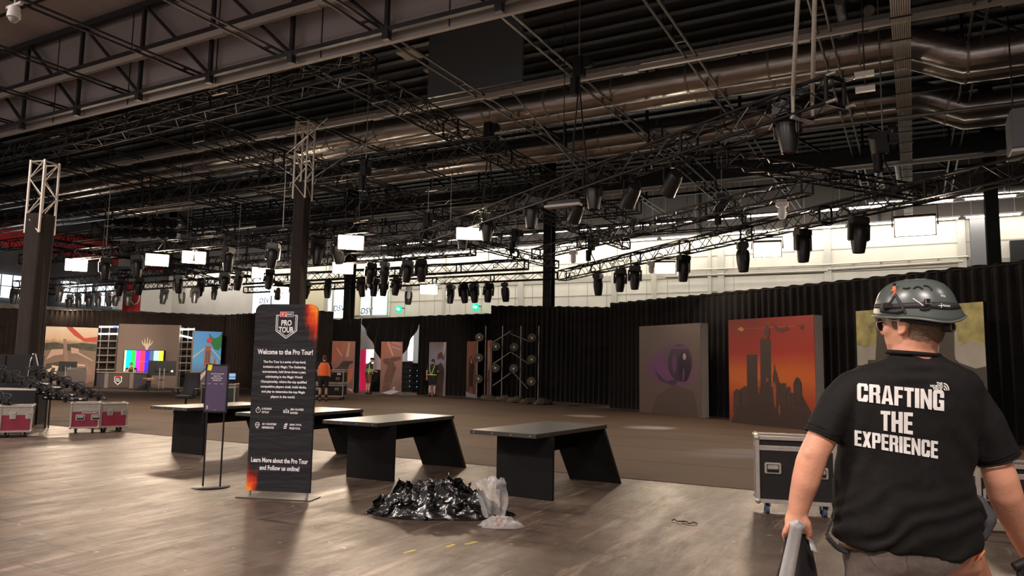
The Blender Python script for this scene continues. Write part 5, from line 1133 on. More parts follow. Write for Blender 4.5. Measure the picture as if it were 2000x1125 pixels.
g = G(152, 36.6); az = math.atan2(-g.x, g.y); zt = D(152, 722, 36.6).z; c = MB(); c.add([(-.42,-.3,0),(.42,-.3,0),(.42,.3,0),(-.42,.3,0),(-.42,-.3,zt),(.42,-.3,zt),(.42,.3,zt+.1),(-.42,.3,zt+.1)], [(0,3,2,1),(4,5,6,7),(0,1,5,4),(1,2,6,5),(2,3,7,6),(3,0,4,7)])
o = obj('lectern', c, mat('lectern_brown', (.058,.046,.040), .5), loc=g, rz=az, label='plain dark lectern in front of the park picture', cat='lectern'); c = MB(); c.box((0, 0, .02), (.95, .7, .04)); obj('base', c, BLACKM, o)
# office chair
g = G(368, 22.0); t = thing('office_chair', 'black high-back office chair behind the farthest left table', 'chair', g, .5)
c = MB(); c.grid(14, 18, lambda u, v: V(((u-.5)*.52*(1-.12*v), .20+.05*math.sin(v*3)+.10*v-.06*(2*u-1)**2*-1, .52+.66*v))); o = obj('backrest', c, RUB, t, 60); o.modifiers.new('t', 'SOLIDIFY').thickness = .07
c = MB(); c.bbox((0, -.03, .47), (.52, .52, .10), .04); obj('seat', c, RUB, t, 40)
for s in (-1, 1): c = MB(); c.path([(s*.28, .15, .5), (s*.31, .12, .70), (s*.31, -.18, .70), (s*.27, -.2, .5)], .025, 8); obj('armrest', c, BLACKP, t, 40)
c = MB(); c.tube((0, 0, .1), (0, 0, .44), .03, 8); obj('column', c, BLACKM, t, 40)
c = MB()
for k in range(5): a_ = k*1.2566; c.tube((0, 0, .11), (.3*math.cos(a_), .3*math.sin(a_), .08), .022, 6); c.ball((.3*math.cos(a_), .3*math.sin(a_), .035), .035, 8)
obj('base', c, BLACKM, t, 40)
# monitors on the green case
for i, (px, py, w_, h_, lab) in enumerate([(450, 727, .34, .22, 'small lit monitor standing on the dark green flight case'),(436, 735, .28, .2, 'small dark monitor lying on the dark green flight case')]):
    d = 23.6+.15*i; g = D(px, 735, d); t = thing('small_monitor', lab, 'monitor', (g.x, g.y, .80), math.atan2(-g.x, g.y)+.3)
    c = MB(); c.bbox((0, 0, .26), (w_, .04, h_), .01); obj('housing', c, BLACKP, t)
    c = MB(); c.tube((0, .02, 0), (0, .02, .2), .015); c.box((0, .02, .01), (.16, .12, .02)); obj('stand', c, BLACKM, t)
    c = MB(); c.box((0, -.022, .26), (w_*.9, .004, h_*.85)); c.box((0, -.025, .26-.02), (w_*.9, .003, .02), 1); obj('screen', c, [mat('dim_screen', (.25,.42,.65), .3, emit=.7 if i == 0 else 0.05) if i == 0 else BLACKM, BLACKP], t)
# ================================================================ LIGHTING BARS AND SCREENS STACKED AT THE LEFT
a, b2 = G(-60, 17.0), G(84, 17.3); loc, rz, w = between(a, b2); zt = D(20, 692, 17.0).z; zb = D(20, 748, 17).z
t = thing('screen_stack', 'pair of black video screens standing behind the cable-wrapped bars at the far left', 'screen', loc, rz)
for k in range(2): c = MB(); c.bbox((w*(.25+.5*k), .06, (zt+zb)/2), (w/2-.02, .12, zt-zb), .015); obj('screen', c, BLACKP, t)
c = MB(); c.box((w/2, .3, zb/2), (w, .7, zb)); obj('plinth', c, BLACKM, t)
c = MB(); c.path([(w*.82, -.02, zt-.5), (w*.84, -.03, zt-.15), (w*.85, .05, zt+.03), (w*.9, -.03, zt+.02), (w*.95, -.04, zt-.25)], .016, 6); obj('cable', c, GALV, t)
loc2, rz2, w2 = between(G(-60, 15.9), G(75, 16.1)); c = MB(); zz = D(20, 762, 15.9).z; c.box((w2/2, .4, zz), (w2, .8, .04)); c.box((w2/2, .02, zz*.5), (w2, .05, zz), 1)
o = obj('low_platform', c, [ALUW, BLACKM], loc=loc2, rz=rz2, label='low black platform with pale edge at the far left', cat='platform')
c = MB(); text(c, 'PRO', w2*.78, zz*.55, w=.32, h=.09, y=-.01, shear=.2); obj('lettering', c, mat('dim_print', (.2,.18,.17), .6), o)
for x in (.05, w2-.05): c = MB(); c.tube((x, .7, 0), (x, .7, zz), .03); obj('leg', c, ALUW, o)
def wrapped_bar(lab, A, B, seed):
    A, B = V(A), V(B); t = thing('lighting_bar', lab, 'lighting bar', tuple(A)); d = (B-A); L_ = d.length; d.normalize(); sd = d.cross(V((0, 0, 1))).normalized(); n = sd.cross(d); rnd = random.Random(seed)
    c = MB(); c.tube((0, 0, 0), d*L_, .026, 10); obj('bar', c, mat('bar_brown', (.05,.036,.032), .35, .4), t, 40)
    for k in range(9):
        q = d*(L_*(.08+.1*k)); c = MB(); c.tube(q-d*.035, q+d*.035, .048, 10); c.box(q-n*.07, (.06, .06, .07)); obj('clamp', c, BLACKM, t, 40)
    for k in range(4):
        pts = []
        for j in range(60):
            s = j/59; a_ = s*40+k*1.6+rnd.random()*.5; pts.append(d*(L_*s*.9+.1)+(sd*math.cos(a_)+n*math.sin(a_))*(.05+.028*rnd.random())+n*.02)
        c = MB(); c.path(pts, .012, 5); obj('cable', c, RUB, t, 40)
    for k in range(5):
        c = MB(); q = d*(L_*(.15+.17*k))+n*.05; c.path([q+V((.11*math.cos(a_), .05*math.sin(2*a_), .10*math.sin(a_))) for a_ in [2*math.pi*j/12 for j in range(13)]], .013, 5); obj('cable_coil', c, RUB, t, 40)
    return t
wrapped_bar('cable-wrapped black bar leaning on the red cases, nearer of the two', D(143, 782, 15.6), D(-25, 716, 16.7), 1)
wrapped_bar('cable-wrapped black bar leaning on the red cases, farther of the two', D(207, 780, 15.95), D(53, 718, 16.9), 2)
wrapped_bar('short cable-wrapped black bar at the left edge of the picture', D(24, 787, 14.5), D(-60, 765, 15.1), 3)
WP = mat('white_plug', (.7,.68,.64), .5)
for i, (x0, y0, x1, y1, d) in enumerate([(70, 747, 100, 750, 16.6), (92, 756, 122, 757, 16.5), (60, 765, 118, 768, 16.3), (95, 770, 150, 772, 16.25), (85, 776, 170, 780, 16.2)]):
    A, B = D(x0, y0, d), D(x1, y1, d); t = thing('light_batten', ORD[i]+' dark batten from the top lying in the stack under the leaning bars', 'batten', tuple(A), 0, 'battens under the leaning bars'); B = B-A
    c = MB(); dd = B.normalized(); c.tube((0, 0, 0), B, .05, 8); obj('housing', c, BLACKP, t, 40); c = MB()
    for k in range(5): q = B*(.1+.2*k)+V((0, -.05, .0)); c.ball(q, (.055, .03, .022), 8)
    obj('plug', c, WP, t, 50)
    c = MB(); c.tube(B*.08, (B.x*.08, B.y*.08, -A.z+.01), .015, 6); obj('leg', c, BLACKM, t)
# ================================================================ PEOPLE AT WORK IN THE ARENA
SKIN = mat('skin', (.62,.33,.23), .5, nz=.08, scale=14, spec=.35)
def hand_chain(mb, wrist, d, side, up_=V((0, 0, 1)), s=1.0, curl=.5):
    """palm, four unequal bent fingers and a thumb growing from a wrist; d = direction of the hand"""
    d = d.normalized(); n = up_.cross(d); n = n.normalized() if n.length > .1 else V((1, 0, 0)); b = d.cross(n).normalized()
    palm = wrist+d*.05*s; mb.chain([(wrist, .027*s), (palm, .032*s), (wrist+d*.085*s, .03*s)], 8)
    for k, L_ in enumerate((.068, .078, .072, .056)):
        o = wrist+d*.095*s+n*(.030-.020*k)*s; m = o+d*L_*.5*s+b*curl*.02*s; e = m+(d*(1-curl)+b*curl).normalized()*L_*.5*s
        mb.chain([(o, .0115*s), (m, .011*s), (e, .0095*s)], 6)
    o = wrist+d*.03*s+n*side*.028*s; m = o+(d*.6+n*side*.8).normalized()*.04*s; mb.chain([(o, .015*s), (m, .0125*s), (m+d*.032*s, .010*s)], 6)
def figure(label, g, rz, H=1.8, shirt=None, shorts=None, arms=None, head=(0, .01, 0), hair=None, lean=0.0, legs=None, vest=None, boots=None, cap=None, z0=0, socks=None):
    s = H/1.8; t = thing('person', label, 'person', (g.x, g.y, z0), rz)
    def K(x, y, z): return V((x*s, (y+lean*max(0, z-.95))*s, z*s))
    legs = legs or [((.10,0,.92), (.115,.02,.50), (.12,-.01,.09)), ((-.10,0,.92), (-.115,.02,.50), (-.12,-.01,.09))]
    arms = arms or [((.205,0,1.46), (.27,-.02,1.17), (.27,.05,.93)), ((-.205,0,1.46), (-.27,-.02,1.17), (-.27,.05,.93))]
    c = MB()
    for h, k, a in legs: c.chain([(K(*h), .085*s), (K((h[0]+k[0])/2, (h[1]+k[1])/2, (h[2]+k[2])/2), .075*s), (K(*k), .055*s), (K(k[0]*.6+a[0]*.4, k[1]*.6+a[1]*.4-.025, k[2]*.6+a[2]*.4), .056*s), (K(*a), .036*s), (K(a[0], a[1]+.09, .05), .034*s)], 10)
    c.chain([(K(0,0,.98), .13*s), (K(0,0,1.2), .12*s), (K(0,0,1.42), .11*s), (K(0,0,1.52), .06*s), (K(head[0]*.5, head[1]*.5+.02, 1.60), .054*s)], 12)
    for i, (a, e, w) in enumerate(arms):
        c.chain([(K(*a), .055*s), (K(*e), .042*s), (K(e[0]*.6+w[0]*.4, e[1]*.6+w[1]*.4, e[2]*.6+w[2]*.4), .041*s), (K(*w), .028*s)], 10)
        hand_chain(c, K(*w), K(*w)-K(*e)+V((0, 0, -.05)), 1 if i else -1, V((0, 1, .1)), s, .4)
    hc = K(head[0], head[1]+.015, 1.68); Rh = Matrix.Rotation(head[2], 3, 'Z')
    def Q(x, y, z): return hc+Rh @ V((x*s, y*s, z*s))
    c.ball(Q(0,0,.02), (.076*s,.095*s,.105*s), 14, 0, Rh); c.ball(Q(0,.03,-.05), (.058*s,.068*s,.072*s), 12, 0, Rh); c.chain([(Q(0,.092,.01), .011*s), (Q(0,.112,-.02), .015*s)], 8)
    for sx in (-1, 1): c.ball(Q(sx*.077,-.005,-.012), (.012*s,.02*s,.032*s), 8, 0, Rh)
    obj('body', remesh(c, .013, 3), SKIN, t).data.materials.append(SKIN) if False else obj('body', withmat(remesh(c, .013, 3), SKIN), None, t)
    c = MB()
    for sx in (-1, 1): c.ball(Q(sx*.030,.086,.012), .010*s, 8); 
    c.tube(Q(-.02,.093,-.055), Q(.02,.093,-.055), .005*s, 6); obj('face_features', c, mat('dark_features', (.06,.025,.02), .5), t)
    if hair:
        c = MB(); c.ball(Q(0,-.006,.034), (.082*s,.100*s,.105*s), 16, 0, Rh); drop_faces(c, lambda p: (Rh.inverted() @ (p-hc)).y > .055*s and (Rh.inverted() @ (p-hc)).z < .085*s or (p-hc).z < -.045*s); obj('hair', c, hair, t, 60)
    if cap:
        c = MB(); c.ball(Q(0,0,.055), (.086*s,.104*s,.085*s), 14, 0, Rh); c.chain([(Q(-.04,.10,.06), .02*s), (Q(0,.14,.05), .02*s), (Q(.04,.10,.06), .02*s)], 8); obj('cap', withmat(remesh(c, .012, 3), cap), None, t)
    c = MB(); c.chain([(K(0,0,1.0), .165*s), (K(0,0,1.18), .155*s), (K(0,.005,1.38), .150*s), (K(0,0,1.47), .10*s), (K(0,0,1.53), .066*s)], 14)
    for sx in (-1, 1): c.chain([(K(sx*.07,0,1.02), .145*s), (K(sx*.09,0,1.36), .13*s), (K(sx*.14,0,1.44), .085*s)], 12)
    for a, e, w in arms: m = [a[i]*.42+e[i]*.58 for i in range(3)]; c.chain([(K(*a), .078*s), (K(*m), .068*s)], 10)
    me = remesh(c, .016, 4); flat_body(me, .80*s, K(0,0,1.2).y); obj('shirt', withmat(me, shirt), None, t)
    c = MB()
    for h, k, a in legs:
        m = [h[i]*.25+k[i]*.75 for i in range(3)]; c.chain([(K(*h), .125*s), (K(*m), .092*s)], 12)
    c.chain([(K(0,0,1.02), .155*s), (K(0,0,.92), .14*s)], 12); obj('shorts', withmat(remesh(c, .016, 3), shorts), None, t)
    c = MB()
    for h, k, a in legs: c.chain([(K(a[0],a[1]-.03,.055), .05*s), (K(a[0],a[1]+.06,.05), .05*s), (K(a[0]*1.1,a[1]+.16,.042), .042*s), (K(a[0],a[1],.16), .048*s)], 10)
    me = remesh(c, .013, 3)
    lo = min(v.co.z for v in me.vertices)
    for v in me.vertices: v.co.z = max(0, v.co.z-.0)
    obj('boots', withmat(me, boots or BLACKP), None, t)
    if socks:
        c = MB()
        for h, k, a in legs: c.tube(K(a[0],a[1]-.005,.16), K(a[0],a[1]-.012,.27), .052*s, 12)
        obj('socks', c, socks, t, 40)
    if vest: vest(t, K, s)
    return t
def withmat(me, m):
    me.materials.clear(); me.materials.append(m); return me
def flat_body(me, f, y0): 
    for v in me.vertices: v.co.y = y0+(v.co.y-y0)*f
def drop_faces(c, cond):
    keep = [i for i, f in enumerate(c.f) if not cond(sum((c.v[j] for j in f), V())/len(f))]
    c.f = [c.f[i] for i in keep]; c.m = [c.m[i] for i in keep]
def away(px, d): g = G(px, d); return g, math.atan2(-g.x, g.y)
DARKT = mat('black_tee', (.016,.015,.016), .8, nz=.15, scale=9); ORV = mat('orange_vest', (.85,.13,.02), .6, emit=.12); SILV = mat('silver_strip', (.55,.50,.42), .4); LIME = mat('lime_strip', (.62,.72,.16), .5)
HAIRB = mat('short_brown_hair', (.10,.065,.045), .8, nz=.3, scale=40)
def vest_shell(t, K, s, m, z0=1.0, z1=1.5, r=.185, name='vest'):
    c = MB()
    def fn(u, v):
        a = 2*math.pi*u; z = z0+(z1-z0)*v; rr = r*(1-.05*v) if v < .72 else r*(1-.05*v-.9*(v-.72)); sx = 1.27 if v < .8 else 1.15
        return K(rr*sx*math.cos(a), rr*.86*math.sin(a), z)
    c.grid(33, 12, fn); o = obj(name, c, m, t, 60); o.modifiers.new('t', 'SOLIDIFY').thickness = .008; return o, fn
def strips(t, o, fn, us, m, hz=(), th=.012):
    c = MB()
    for u in us: c.path([fn(u, v)*1+V((0, 0, 0)) for v in (0.02, .2, .4, .6, .72, .85, .97)], .022, 6)
    for v in hz: c.path([fn(k/24, v) for k in range(25)], .024, 6)
    return obj('reflective_strip', c, m, o, 60)
def orange_vest(t, K, s):
    o, fn = vest_shell(t, K, s, ORV, 1.0, 1.52, .195); strips(t, o, fn, (.60, .90, .12, .38), SILV)
def green_vest(t, K, s):
    o, fn = vest_shell(t, K, s, mat('green_vest', (.03,.10,.045), .7), .98, 1.50, .195); strips(t, o, fn, (.60, .90, .12, .38), LIME, (.28, .46))
def braces(t, K, s):
    c = MB()
    for sx in (-1, 1): c.path([K(sx*.02,-.155,1.06), K(sx*.06,-.155,1.2), K(sx*.11,-.135,1.36), K(sx*.125,-.05,1.50), K(sx*.12,.10,1.42), K(sx*.12,.15,1.2), K(sx*.12,.155,1.04)], .018, 6)
    c.path([K(.235*math.cos(a), .165*math.sin(a), 1.05) for a in [2*math.pi*k/20 for k in range(21)]], .02, 6); obj('braces', c, LIME, t, 60)
g, az = away(634, 29.7)
figure('worker in orange vest seen from behind pushing the stacked black cases', g, az, 1.83, DARKT, mat('dark_shorts', (.02,.022,.028), .8), [((.205,0,1.46), (.30,.06,1.20), (.30,.30,1.12)), ((-.205,0,1.46), (-.30,.06,1.20), (-.30,.30,1.12))], (0, .02, .2), HAIRB, .06, vest=orange_vest, boots=mat('dark_boots', (.02,.018,.016), .6), socks=BLACKP)
g, az = away(721, 37.6)
figure('worker in green vest and brown shorts looking down at the table in the doorway', g, az-1.15, 1.84, DARKT, mat('brown_shorts', (.20,.085,.035), .8), [((.205,0,1.44), (.25,.08,1.16), (.10,.30,1.14)), ((-.205,0,1.44), (-.25,.08,1.16), (-.10,.30,1.14))], (0, .07, -.1), None, .10, vest=green_vest, cap=BLACKP)
g, az = away(845, 36.0)
figure('worker in black with lime braces facing the slate-blue picture panel', g, az-.35, 1.80, DARKT, mat('black_shorts', (.014,.013,.014), .8), [((.205,0,1.46), (.25,.12,1.20), (.12,.28,1.22)), ((-.205,0,1.46), (-.27,-.03,1.17), (-.28,.03,.92))], (0, .03, .9), HAIRB, .05, [((.10,0,.92), (.12,.04,.50), (.14,.03,.09)), ((-.10,0,.92), (-.10,.02,.50), (-.08,-.06,.09))], braces, BLACKP, DARKT)
g, az = away(258, 40.0)
figure('seated person in yellow collar with hand at the face behind the broadcast desk', g, az+3.0, 1.78, DARKT, DARKT, [((.205,0,1.46), (.26,.26,1.18), (.05,.16,1.55)), ((-.205,0,1.46), (-.26,.22,1.14), (-.05,.36,1.14))], (0, .05, .1), mat('black_hair', (.012,.010,.010), .6), .06, [((.10,0,.92), (.14,.42,.92), (.14,.44,.50)), ((-.10,0,.92), (-.14,.42,.92), (-.14,.44,.50))],
       lambda t, K, s: obj('yellow_collar', MB().path([K(-.16,.13,1.25), K(-.12,.05,1.47), K(0,-.08,1.53), K(.12,.05,1.47), K(.16,.13,1.25)], .035, 8), LIME, t, 60), z0=-.42+.0)
# ================================================================ THE MAN IN FRONT
MD = 2.8
def M(px, py, dd=0): return D(px, py, MD+dd)
base = M(1785, 900, 0); base.z = 0
MAN = thing('person', 'man seen from behind in black printed tee, grey-green helmet and brown shorts', 'person', base)
rh = V((math.cos(TH), math.sin(TH), 0)); ah = V((-math.sin(TH), math.cos(TH), 0)); ZU = V((0, 0, 1))
def loc_(c): c.v = [p-base for p in c.v]; return c
def locm(me):
    for v in me.vertices: v.co -= base
    return me
SKINF = mat('man_skin', (.76,.365,.235), .48, nz=.10, scale=9, bump=.08, bscale=90, spec=.4)
PX = MD/F
# head frame: turned to the left
ya = math.radians(28); fd = (ah*math.cos(ya)-rh*math.sin(ya)).normalized(); hx = fd.cross(ZU).normalized()
HC = M(1783, 634, 0)
RH = Matrix((hx, fd, ZU)).transposed()
def HQ(x, y, z): return HC+RH @ V((x, y, z))
c = MB()
c.ball(HQ(0,-.005,.03), (.084,.104,.105), 20, 0, RH); c.ball(HQ(0,.030,-.045), (.068,.080,.078), 16, 0, RH); c.ball(HQ(0,.075,-.088), (.036,.030,.028), 10, 0, RH)
c.ball(HQ(-.045,.062,-.02), (.030,.030,.034), 10, 0, RH); c.ball(HQ(.045,.062,-.02), (.030,.030,.034), 10, 0, RH)
c.chain([(HQ(0,.098,.02), .011), (HQ(0,.118,-.012), .013), (HQ(0,.122,-.024), .016)], 8); c.ball(HQ(0,.092,-.055), (.026,.014,.010), 8, 0, RH)
for s in (-1, 1):
    for k in range(9):
        a = -1.9+3.8*k/8; c.ball(HQ(s*.090,-.012+.020*-math.sin(a*.0)-.016*math.cos(a)-.004, -.005+.034*math.sin(a*.85)), .0085, 6)
    c.ball(HQ(s*.086,-.010,-.006), (.008,.018,.030), 10, 0, RH); c.ball(HQ(s*.086,.0,-.036), (.008,.010,.011), 8, 0, RH)
c.chain([(HQ(0,-.035,-.02), .074), (M(1786,672,0), .077), (M(1786,700,.0), .082), (M(1787,728,.0), .095)], 18)
c.chain([(M(1735,742), .06), (M(1787,722,.01), .075), (M(1842,744), .06)], 14)
# trunk inside the clothes
c.chain([(M(1780,790), .10), (M(1775,900), .11), (M(1770,1040), .12), (M(1772,1090), .12)], 16); c.chain([(M(1660,765), .06), (M(1780,770), .09), (M(1895,775), .06)], 14)
# left arm
c.chain([(M(1655,765,0), .060), (M(1628,815,-.01), .060), (M(1607,852,-.015), .0545), (M(1592,880,-.02), .052), (M(1583,905,-.01), .0545), (M(1574,938,.0), .0515), (M(1565,970,.02), .0445), (M(1559,996,.03), .0385)], 18)
c.ball(M(1580,886,-.042), .021, 10)
def finger(pts, r): c.chain([(M(*p), r*(1-.07*i)) for i, p in enumerate(pts)], 8)
c.ball(M(1555,1018,.035), (.046,.034,.044), 14, 0, Matrix((rh, ah, ZU)).transposed()); c.chain([(M(1558,1000,.032), .038), (M(1553,1014,.04), .038), (M(1548,1030,.05), .026)], 12)
finger([(1541,1026,.02),(1533,1040,.035),(1536,1054,.07),(1546,1056,.095)], .0125)
finger([(1538,1028,.045),(1531,1044,.06),(1536,1058,.09),(1547,1058,.11)], .0125)
finger([(1540,1028,.07),(1534,1044,.085),(1540,1056,.11),(1550,1054,.125)], .012)
finger([(1546,1026,.09),(1541,1040,.105),(1546,1050,.125),(1554,1048,.135)], .011)
finger([(1567,1008,.01),(1577,1022,.005),(1581,1037,.015),(1579,1051,.03)], .0165)
# right arm
c.chain([(M(1893,778,0), .062), (M(1922,840,-.01), .062), (M(1942,898,-.02), .056), (M(1955,935,-.03), .058), (M(1962,962,-.02), .060), (M(1978,1005,.02), .054), (M(1998,1050,.06), .045), (M(2016,1088,.10), .036)], 18)
hand_chain(c, M(2016,1088,.10), M(2016,1088,.10)-M(1998,1050,.06), -1, rh, 1.05, .6)
# legs: standing left leg, right leg striding forward
def gp(px, dd, z): p = M(px, 1100, dd); return V((p.x, p.y, z))
c.chain([(M(1715,1090,0), .105), (gp(1708,-.02,.66), .092), (gp(1704,-.04,.48), .064), (gp(1702,-.10,.36), .066), (gp(1700,-.10,.10), .042), (gp(1698,.06,.05), .04)], 16)
c.chain([(M(1835,1085,.02), .105), (M(1868,1085,.12), .098), (gp(1893,.24,.70), .086), (gp(1898,.34,.50), .062), (gp(1896,.36,.36), .064), (gp(1892,.40,.11), .042), (gp(1892,.56,.06), .04)], 16)
bm_ = remesh(c, .0075, 4); BVHB = None
obj('body', withmat(locm(bm_), SKINF), None, MAN)
def bvh(o): 
    me = o.data; return BVHTree.FromPolygons([v.co+base for v in me.vertices], [tuple(p.vertices) for p in me.polygons])
body_b = bvh(MAN.children[0])
def decal(name, parent, pts, faces, mats, mi, tree, lift=.003):
    vs = []
    for px, py in pts:
        d = ray(px, py).normalized(); hit = tree.ray_cast(EYEP, d)
        p = hit[0] if hit[0] else D(px, py, MD); vs.append(p-d*lift-base)
    mb = MB(); mb.v = vs; mb.f = [list(f) for f in faces]; mb.m = mi if isinstance(mi, list) else [mi]*len(faces); return obj(name, mb, mats, parent)
# ---------------- tee shirt
TEE = mat('black_cotton', (.0095,.0085,.0083), .8, nz=.12, scale=30, bump=.12, bscale=34, spec=.25)
rings = [(688,1748,1822,.060,.0), (700,1728,1838,.080,.0), (712,1694,1862,.098,.0), (726,1660,1892,.112,0), (748,1640,1912,.126,0), (790,1636,1914,.140,0), (840,1640,1903,.146,0), (885,1641,1895,.150,0), (925,1639,1889,.156,0), (965,1635,1896,.164,0), (1005,1632,1902,.170,0), (1040,1634,1904,.168,0), (1062,1642,1902,.160,0)]
c = MB(); N = 44; vs = []
for (y, xl, xr, th, dd) in rings:
    for k in range(N):
        a = 2*math.pi*k/N; ca, sa = math.cos(a), math.sin(a); e = .80
        u = math.copysign(abs(ca)**e, ca); w_ = math.copysign(abs(sa)**e, sa)
        yy = y+((y-1020)*.42*math.exp(-((u-.35)/.5)**2)*(1 if w_ < .2 else .3) if y > 1020 else 0)
        vs.append(M((xl+xr)/2+u*(xr-xl)/2, yy, dd)+ah*(w_*th))
n_ = len(rings); c.add(vs, [(i*N+k, (i+1)*N+k, (i+1)*N+(k+1) % N, i*N+(k+1) % N) for i in range(n_-1) for k in range(N)]+[tuple(range(N)), tuple(reversed(range((n_-1)*N, n_*N)))])
def sleeve(pts):
    for (p, r) in pts[:-1]: c.ball(p, r, 16)
    for (p, r), (q, t_) in zip(pts, pts[1:]): c.tube(p, q, r, 18, 0, t_)
sleeve([(M(1668,758), .070), (M(1640,790,-.01), .074), (M(1620,825,-.013), .070), (M(1606,853,-.015), .0665)])
sleeve([(M(1885,770), .074), (M(1912,815,-.01), .079), (M(1933,860,-.015), .078), (M(1950,897,-.02), .078)])
sh = remesh(c, .010, 5)
# cloth folds: drag lines below the arms and bunching at the waist
for v in sh.vertices:
    px, py = proj(v.co); f = 0
    n = v.normal
    f += .0085*max(0, min(1, (py-925)/110))*math.sin((py+.42*(px-1760))*.14+4.5*noise.noise(V((px*.011, py*.012, 1))))*(.4+.6*max(0, noise.noise(V((px*.010, py*.012, 5)))+.5))
    f += .006*math.sin((px-1640+.5*(py-880))*.12)*math.exp(-((px-1660)/45)**2-((py-880)/90)**2)+.007*math.sin((px-1890-.6*(py-890))*.11)*math.exp(-((px-1885)/45)**2-((py-880)/90)**2)
    f += .005*noise.noise(v.co*7)+.0025*noise.noise(v.co*19)
    f += .005*math.sin((py-705)*.22)*math.exp(-((px-1787)/55)**2-((py-730)/22)**2)
    v.co += n*f
sh.update(); SHIRT = obj('tee_shirt', withmat(locm(sh), TEE), None, MAN); sb = bvh(SHIRT)
# neckband, sleeve hems
c = MB(); c.path([M(1783+46*math.cos(a), 693+4*math.cos(a+.4)-2, 0)+ah*(.078*math.sin(a)) for a in [2*math.pi*k/40 for k in range(41)]], .009, 8); obj('neckband', loc_(c), TEE, MAN, 60)
for (px, py, dd, r, dx, dy) in ((1606,851,-.015,.0645,-.40,.92), (1949,895,-.02,.0755,.40,.92)):
    c = MB(); ax = (rh*dx-ZU*dy).normalized(); o1 = ax.orthogonal().normalized(); o2 = ax.cross(o1)
    for off in (0, -.022): c.path([M(px, py, dd)+ax*off+(o1*math.cos(a)+o2*math.sin(a))*(r+(.001 if off == 0 else .003)) for a in [2*math.pi*k/36 for k in range(37)]], .0035 if off == 0 else .0015, 6)
    obj('sleeve_hem', loc_(c), TEE, MAN, 60)
# printed words, each letter wrapped onto the cloth
A_ = .37
def _bx(x0, y0, x1, y1): return [(x0, y0), (x1, y0), (x1, y1), (x0, y1)]
_lb = [(0,.12),(.12,0),(.5,0),(.5,.16),(A_,.18),(A_,.82),(.5,.84),(.5,1),(.12,1),(0,.88)]
GLY = {'I': (.40, [_bx(0, 0, 1, 1)]), 'T': (.86, [_bx(.30, 0, .70, .83), _bx(0, .82, 1, 1)]), 'H': (1, [_bx(0, 0, A_, 1), _bx(1-A_, 0, 1, 1), _bx(A_-.01, .41, 1-A_+.01, .60)]),
 'E': (.80, [_bx(0, 0, .44, 1), _bx(.43, 0, 1, .17), _bx(.43, .83, 1, 1), _bx(.43, .42, .93, .58)]), 'F': (.78, [_bx(0, 0, .46, 1), _bx(.45, .83, 1, 1), _bx(.45, .41, .93, .57)]),
 'N': (1.02, [_bx(0, 0, .32, 1), _bx(.68, 0, 1, 1), [(.30, 1), (0, 1), (.70, 0), (1, 0)]]), 'X': (1.0, [[(0, 0), (.38, 0), (1, 1), (.62, 1)], [(.62, 0), (1, 0), (.38, 1), (0, 1)]]),
 'A': (1.06, [[(0, 0), (.33, 0), (.52, 1), (.30, 1)], [(.67, 0), (1, 0), (.70, 1), (.48, 1)], _bx(.24, .17, .76, .33)]),
 'C': (.98, [_lb, [(.5,1),(.88,1),(1,.88),(1,.61),(.64,.61),(.64,.82),(.5,.84)], [(.5,0),(.88,0),(1,.12),(1,.39),(.64,.39),(.64,.18),(.5,.16)]]),
 'G': (1.0, [_lb, [(.5,1),(.88,1),(1,.88),(1,.64),(.64,.64),(.64,.82),(.5,.84)], [(.5,0),(.78,.04),(.80,0),(1,0),(1,.53),(.54,.53),(.54,.37),(.66,.37),(.66,.19),(.5,.16)]]),
 'P': (.96, [_bx(0, 0, A_, 1), [(A_,1),(.88,1),(1,.89),(1,.50),(.88,.39),(A_,.39),(A_,.55),(.60,.55),(.63,.58),(.63,.81),(.60,.84),(A_,.84)]]),
 'R': (1.0, [_bx(0, 0, A_, 1), [(A_,1),(.87,1),(.99,.89),(.99,.58),(.88,.50),(.97,.42),(1,0),(.64,0),(.61,.38),(.56,.43),(A_,.43),(A_,.57),(.58,.57),(.63,.61),(.63,.81),(.60,.84),(A_,.84)]])}
def blockmesh(txt, gap=.10):
    x = 0; vs = []; fs = []
    for ch in txt:
        w_, P = GLY[ch]
        for poly in P:
            n = len(vs); vs += [(x+p[0]*w_, p[1]) for p in poly]; fs.append(tuple(range(n, n+len(poly))))
        x += w_+gap
    x -= gap; return [(a/x-.5, b2-.5) for a, b2 in vs], fs
def word(txt, x0, x1, ytl, ybl, ytr, ybr, bold, slant=0, mesh=None):
    vs, fs = (blockmesh(txt) if all(ch in GLY for ch in txt) and bold > .045 else textmesh(txt, 1, 1, bold=bold)); out = []
    bm = bmesh.new(); B = [bm.verts.new((a, b2, 0)) for a, b2 in vs]
    for f in fs:
        try: bm.faces.new([B[i] for i in f])
        except ValueError: pass
    bmesh.ops.triangulate(bm, faces=list(bm.faces)); 
    for _ in range(3): bmesh.ops.subdivide_edges(bm, edges=[e for e in bm.edges if (e.verts[0].co-e.verts[1].co).length > .04], cuts=1)
    bmesh.ops.triangulate(bm, faces=list(bm.faces)); bm.verts.index_update()
    for p in bm.verts:
        u, v = p.co.x+.5, p.co.y+.5; yt = ytl+(ytr-ytl)*u; yb = ybl+(ybr-ybl)*u; out.append((x0+(x1-x0)*u, yb+(yt-yb)*v))
    F_ = [[q.index for q in f.verts] for f in bm.faces]; bm.free(); return out, F_
TEXTS = []; FS = []
def addw(*a, **k):
    o, f = word(*a, **k); n = len(TEXTS); TEXTS.extend(o); FS.extend([[i+n for i in q] for q in f])
addw('CRAFTING', 1674, 1844, 748, 783, 763, 803, .05); addw('THE', 1720, 1783, 802, 840, 806, 849, .055); addw('EXPERIENCE', 1669, 1832, 840, 870, 862, 896, .05)
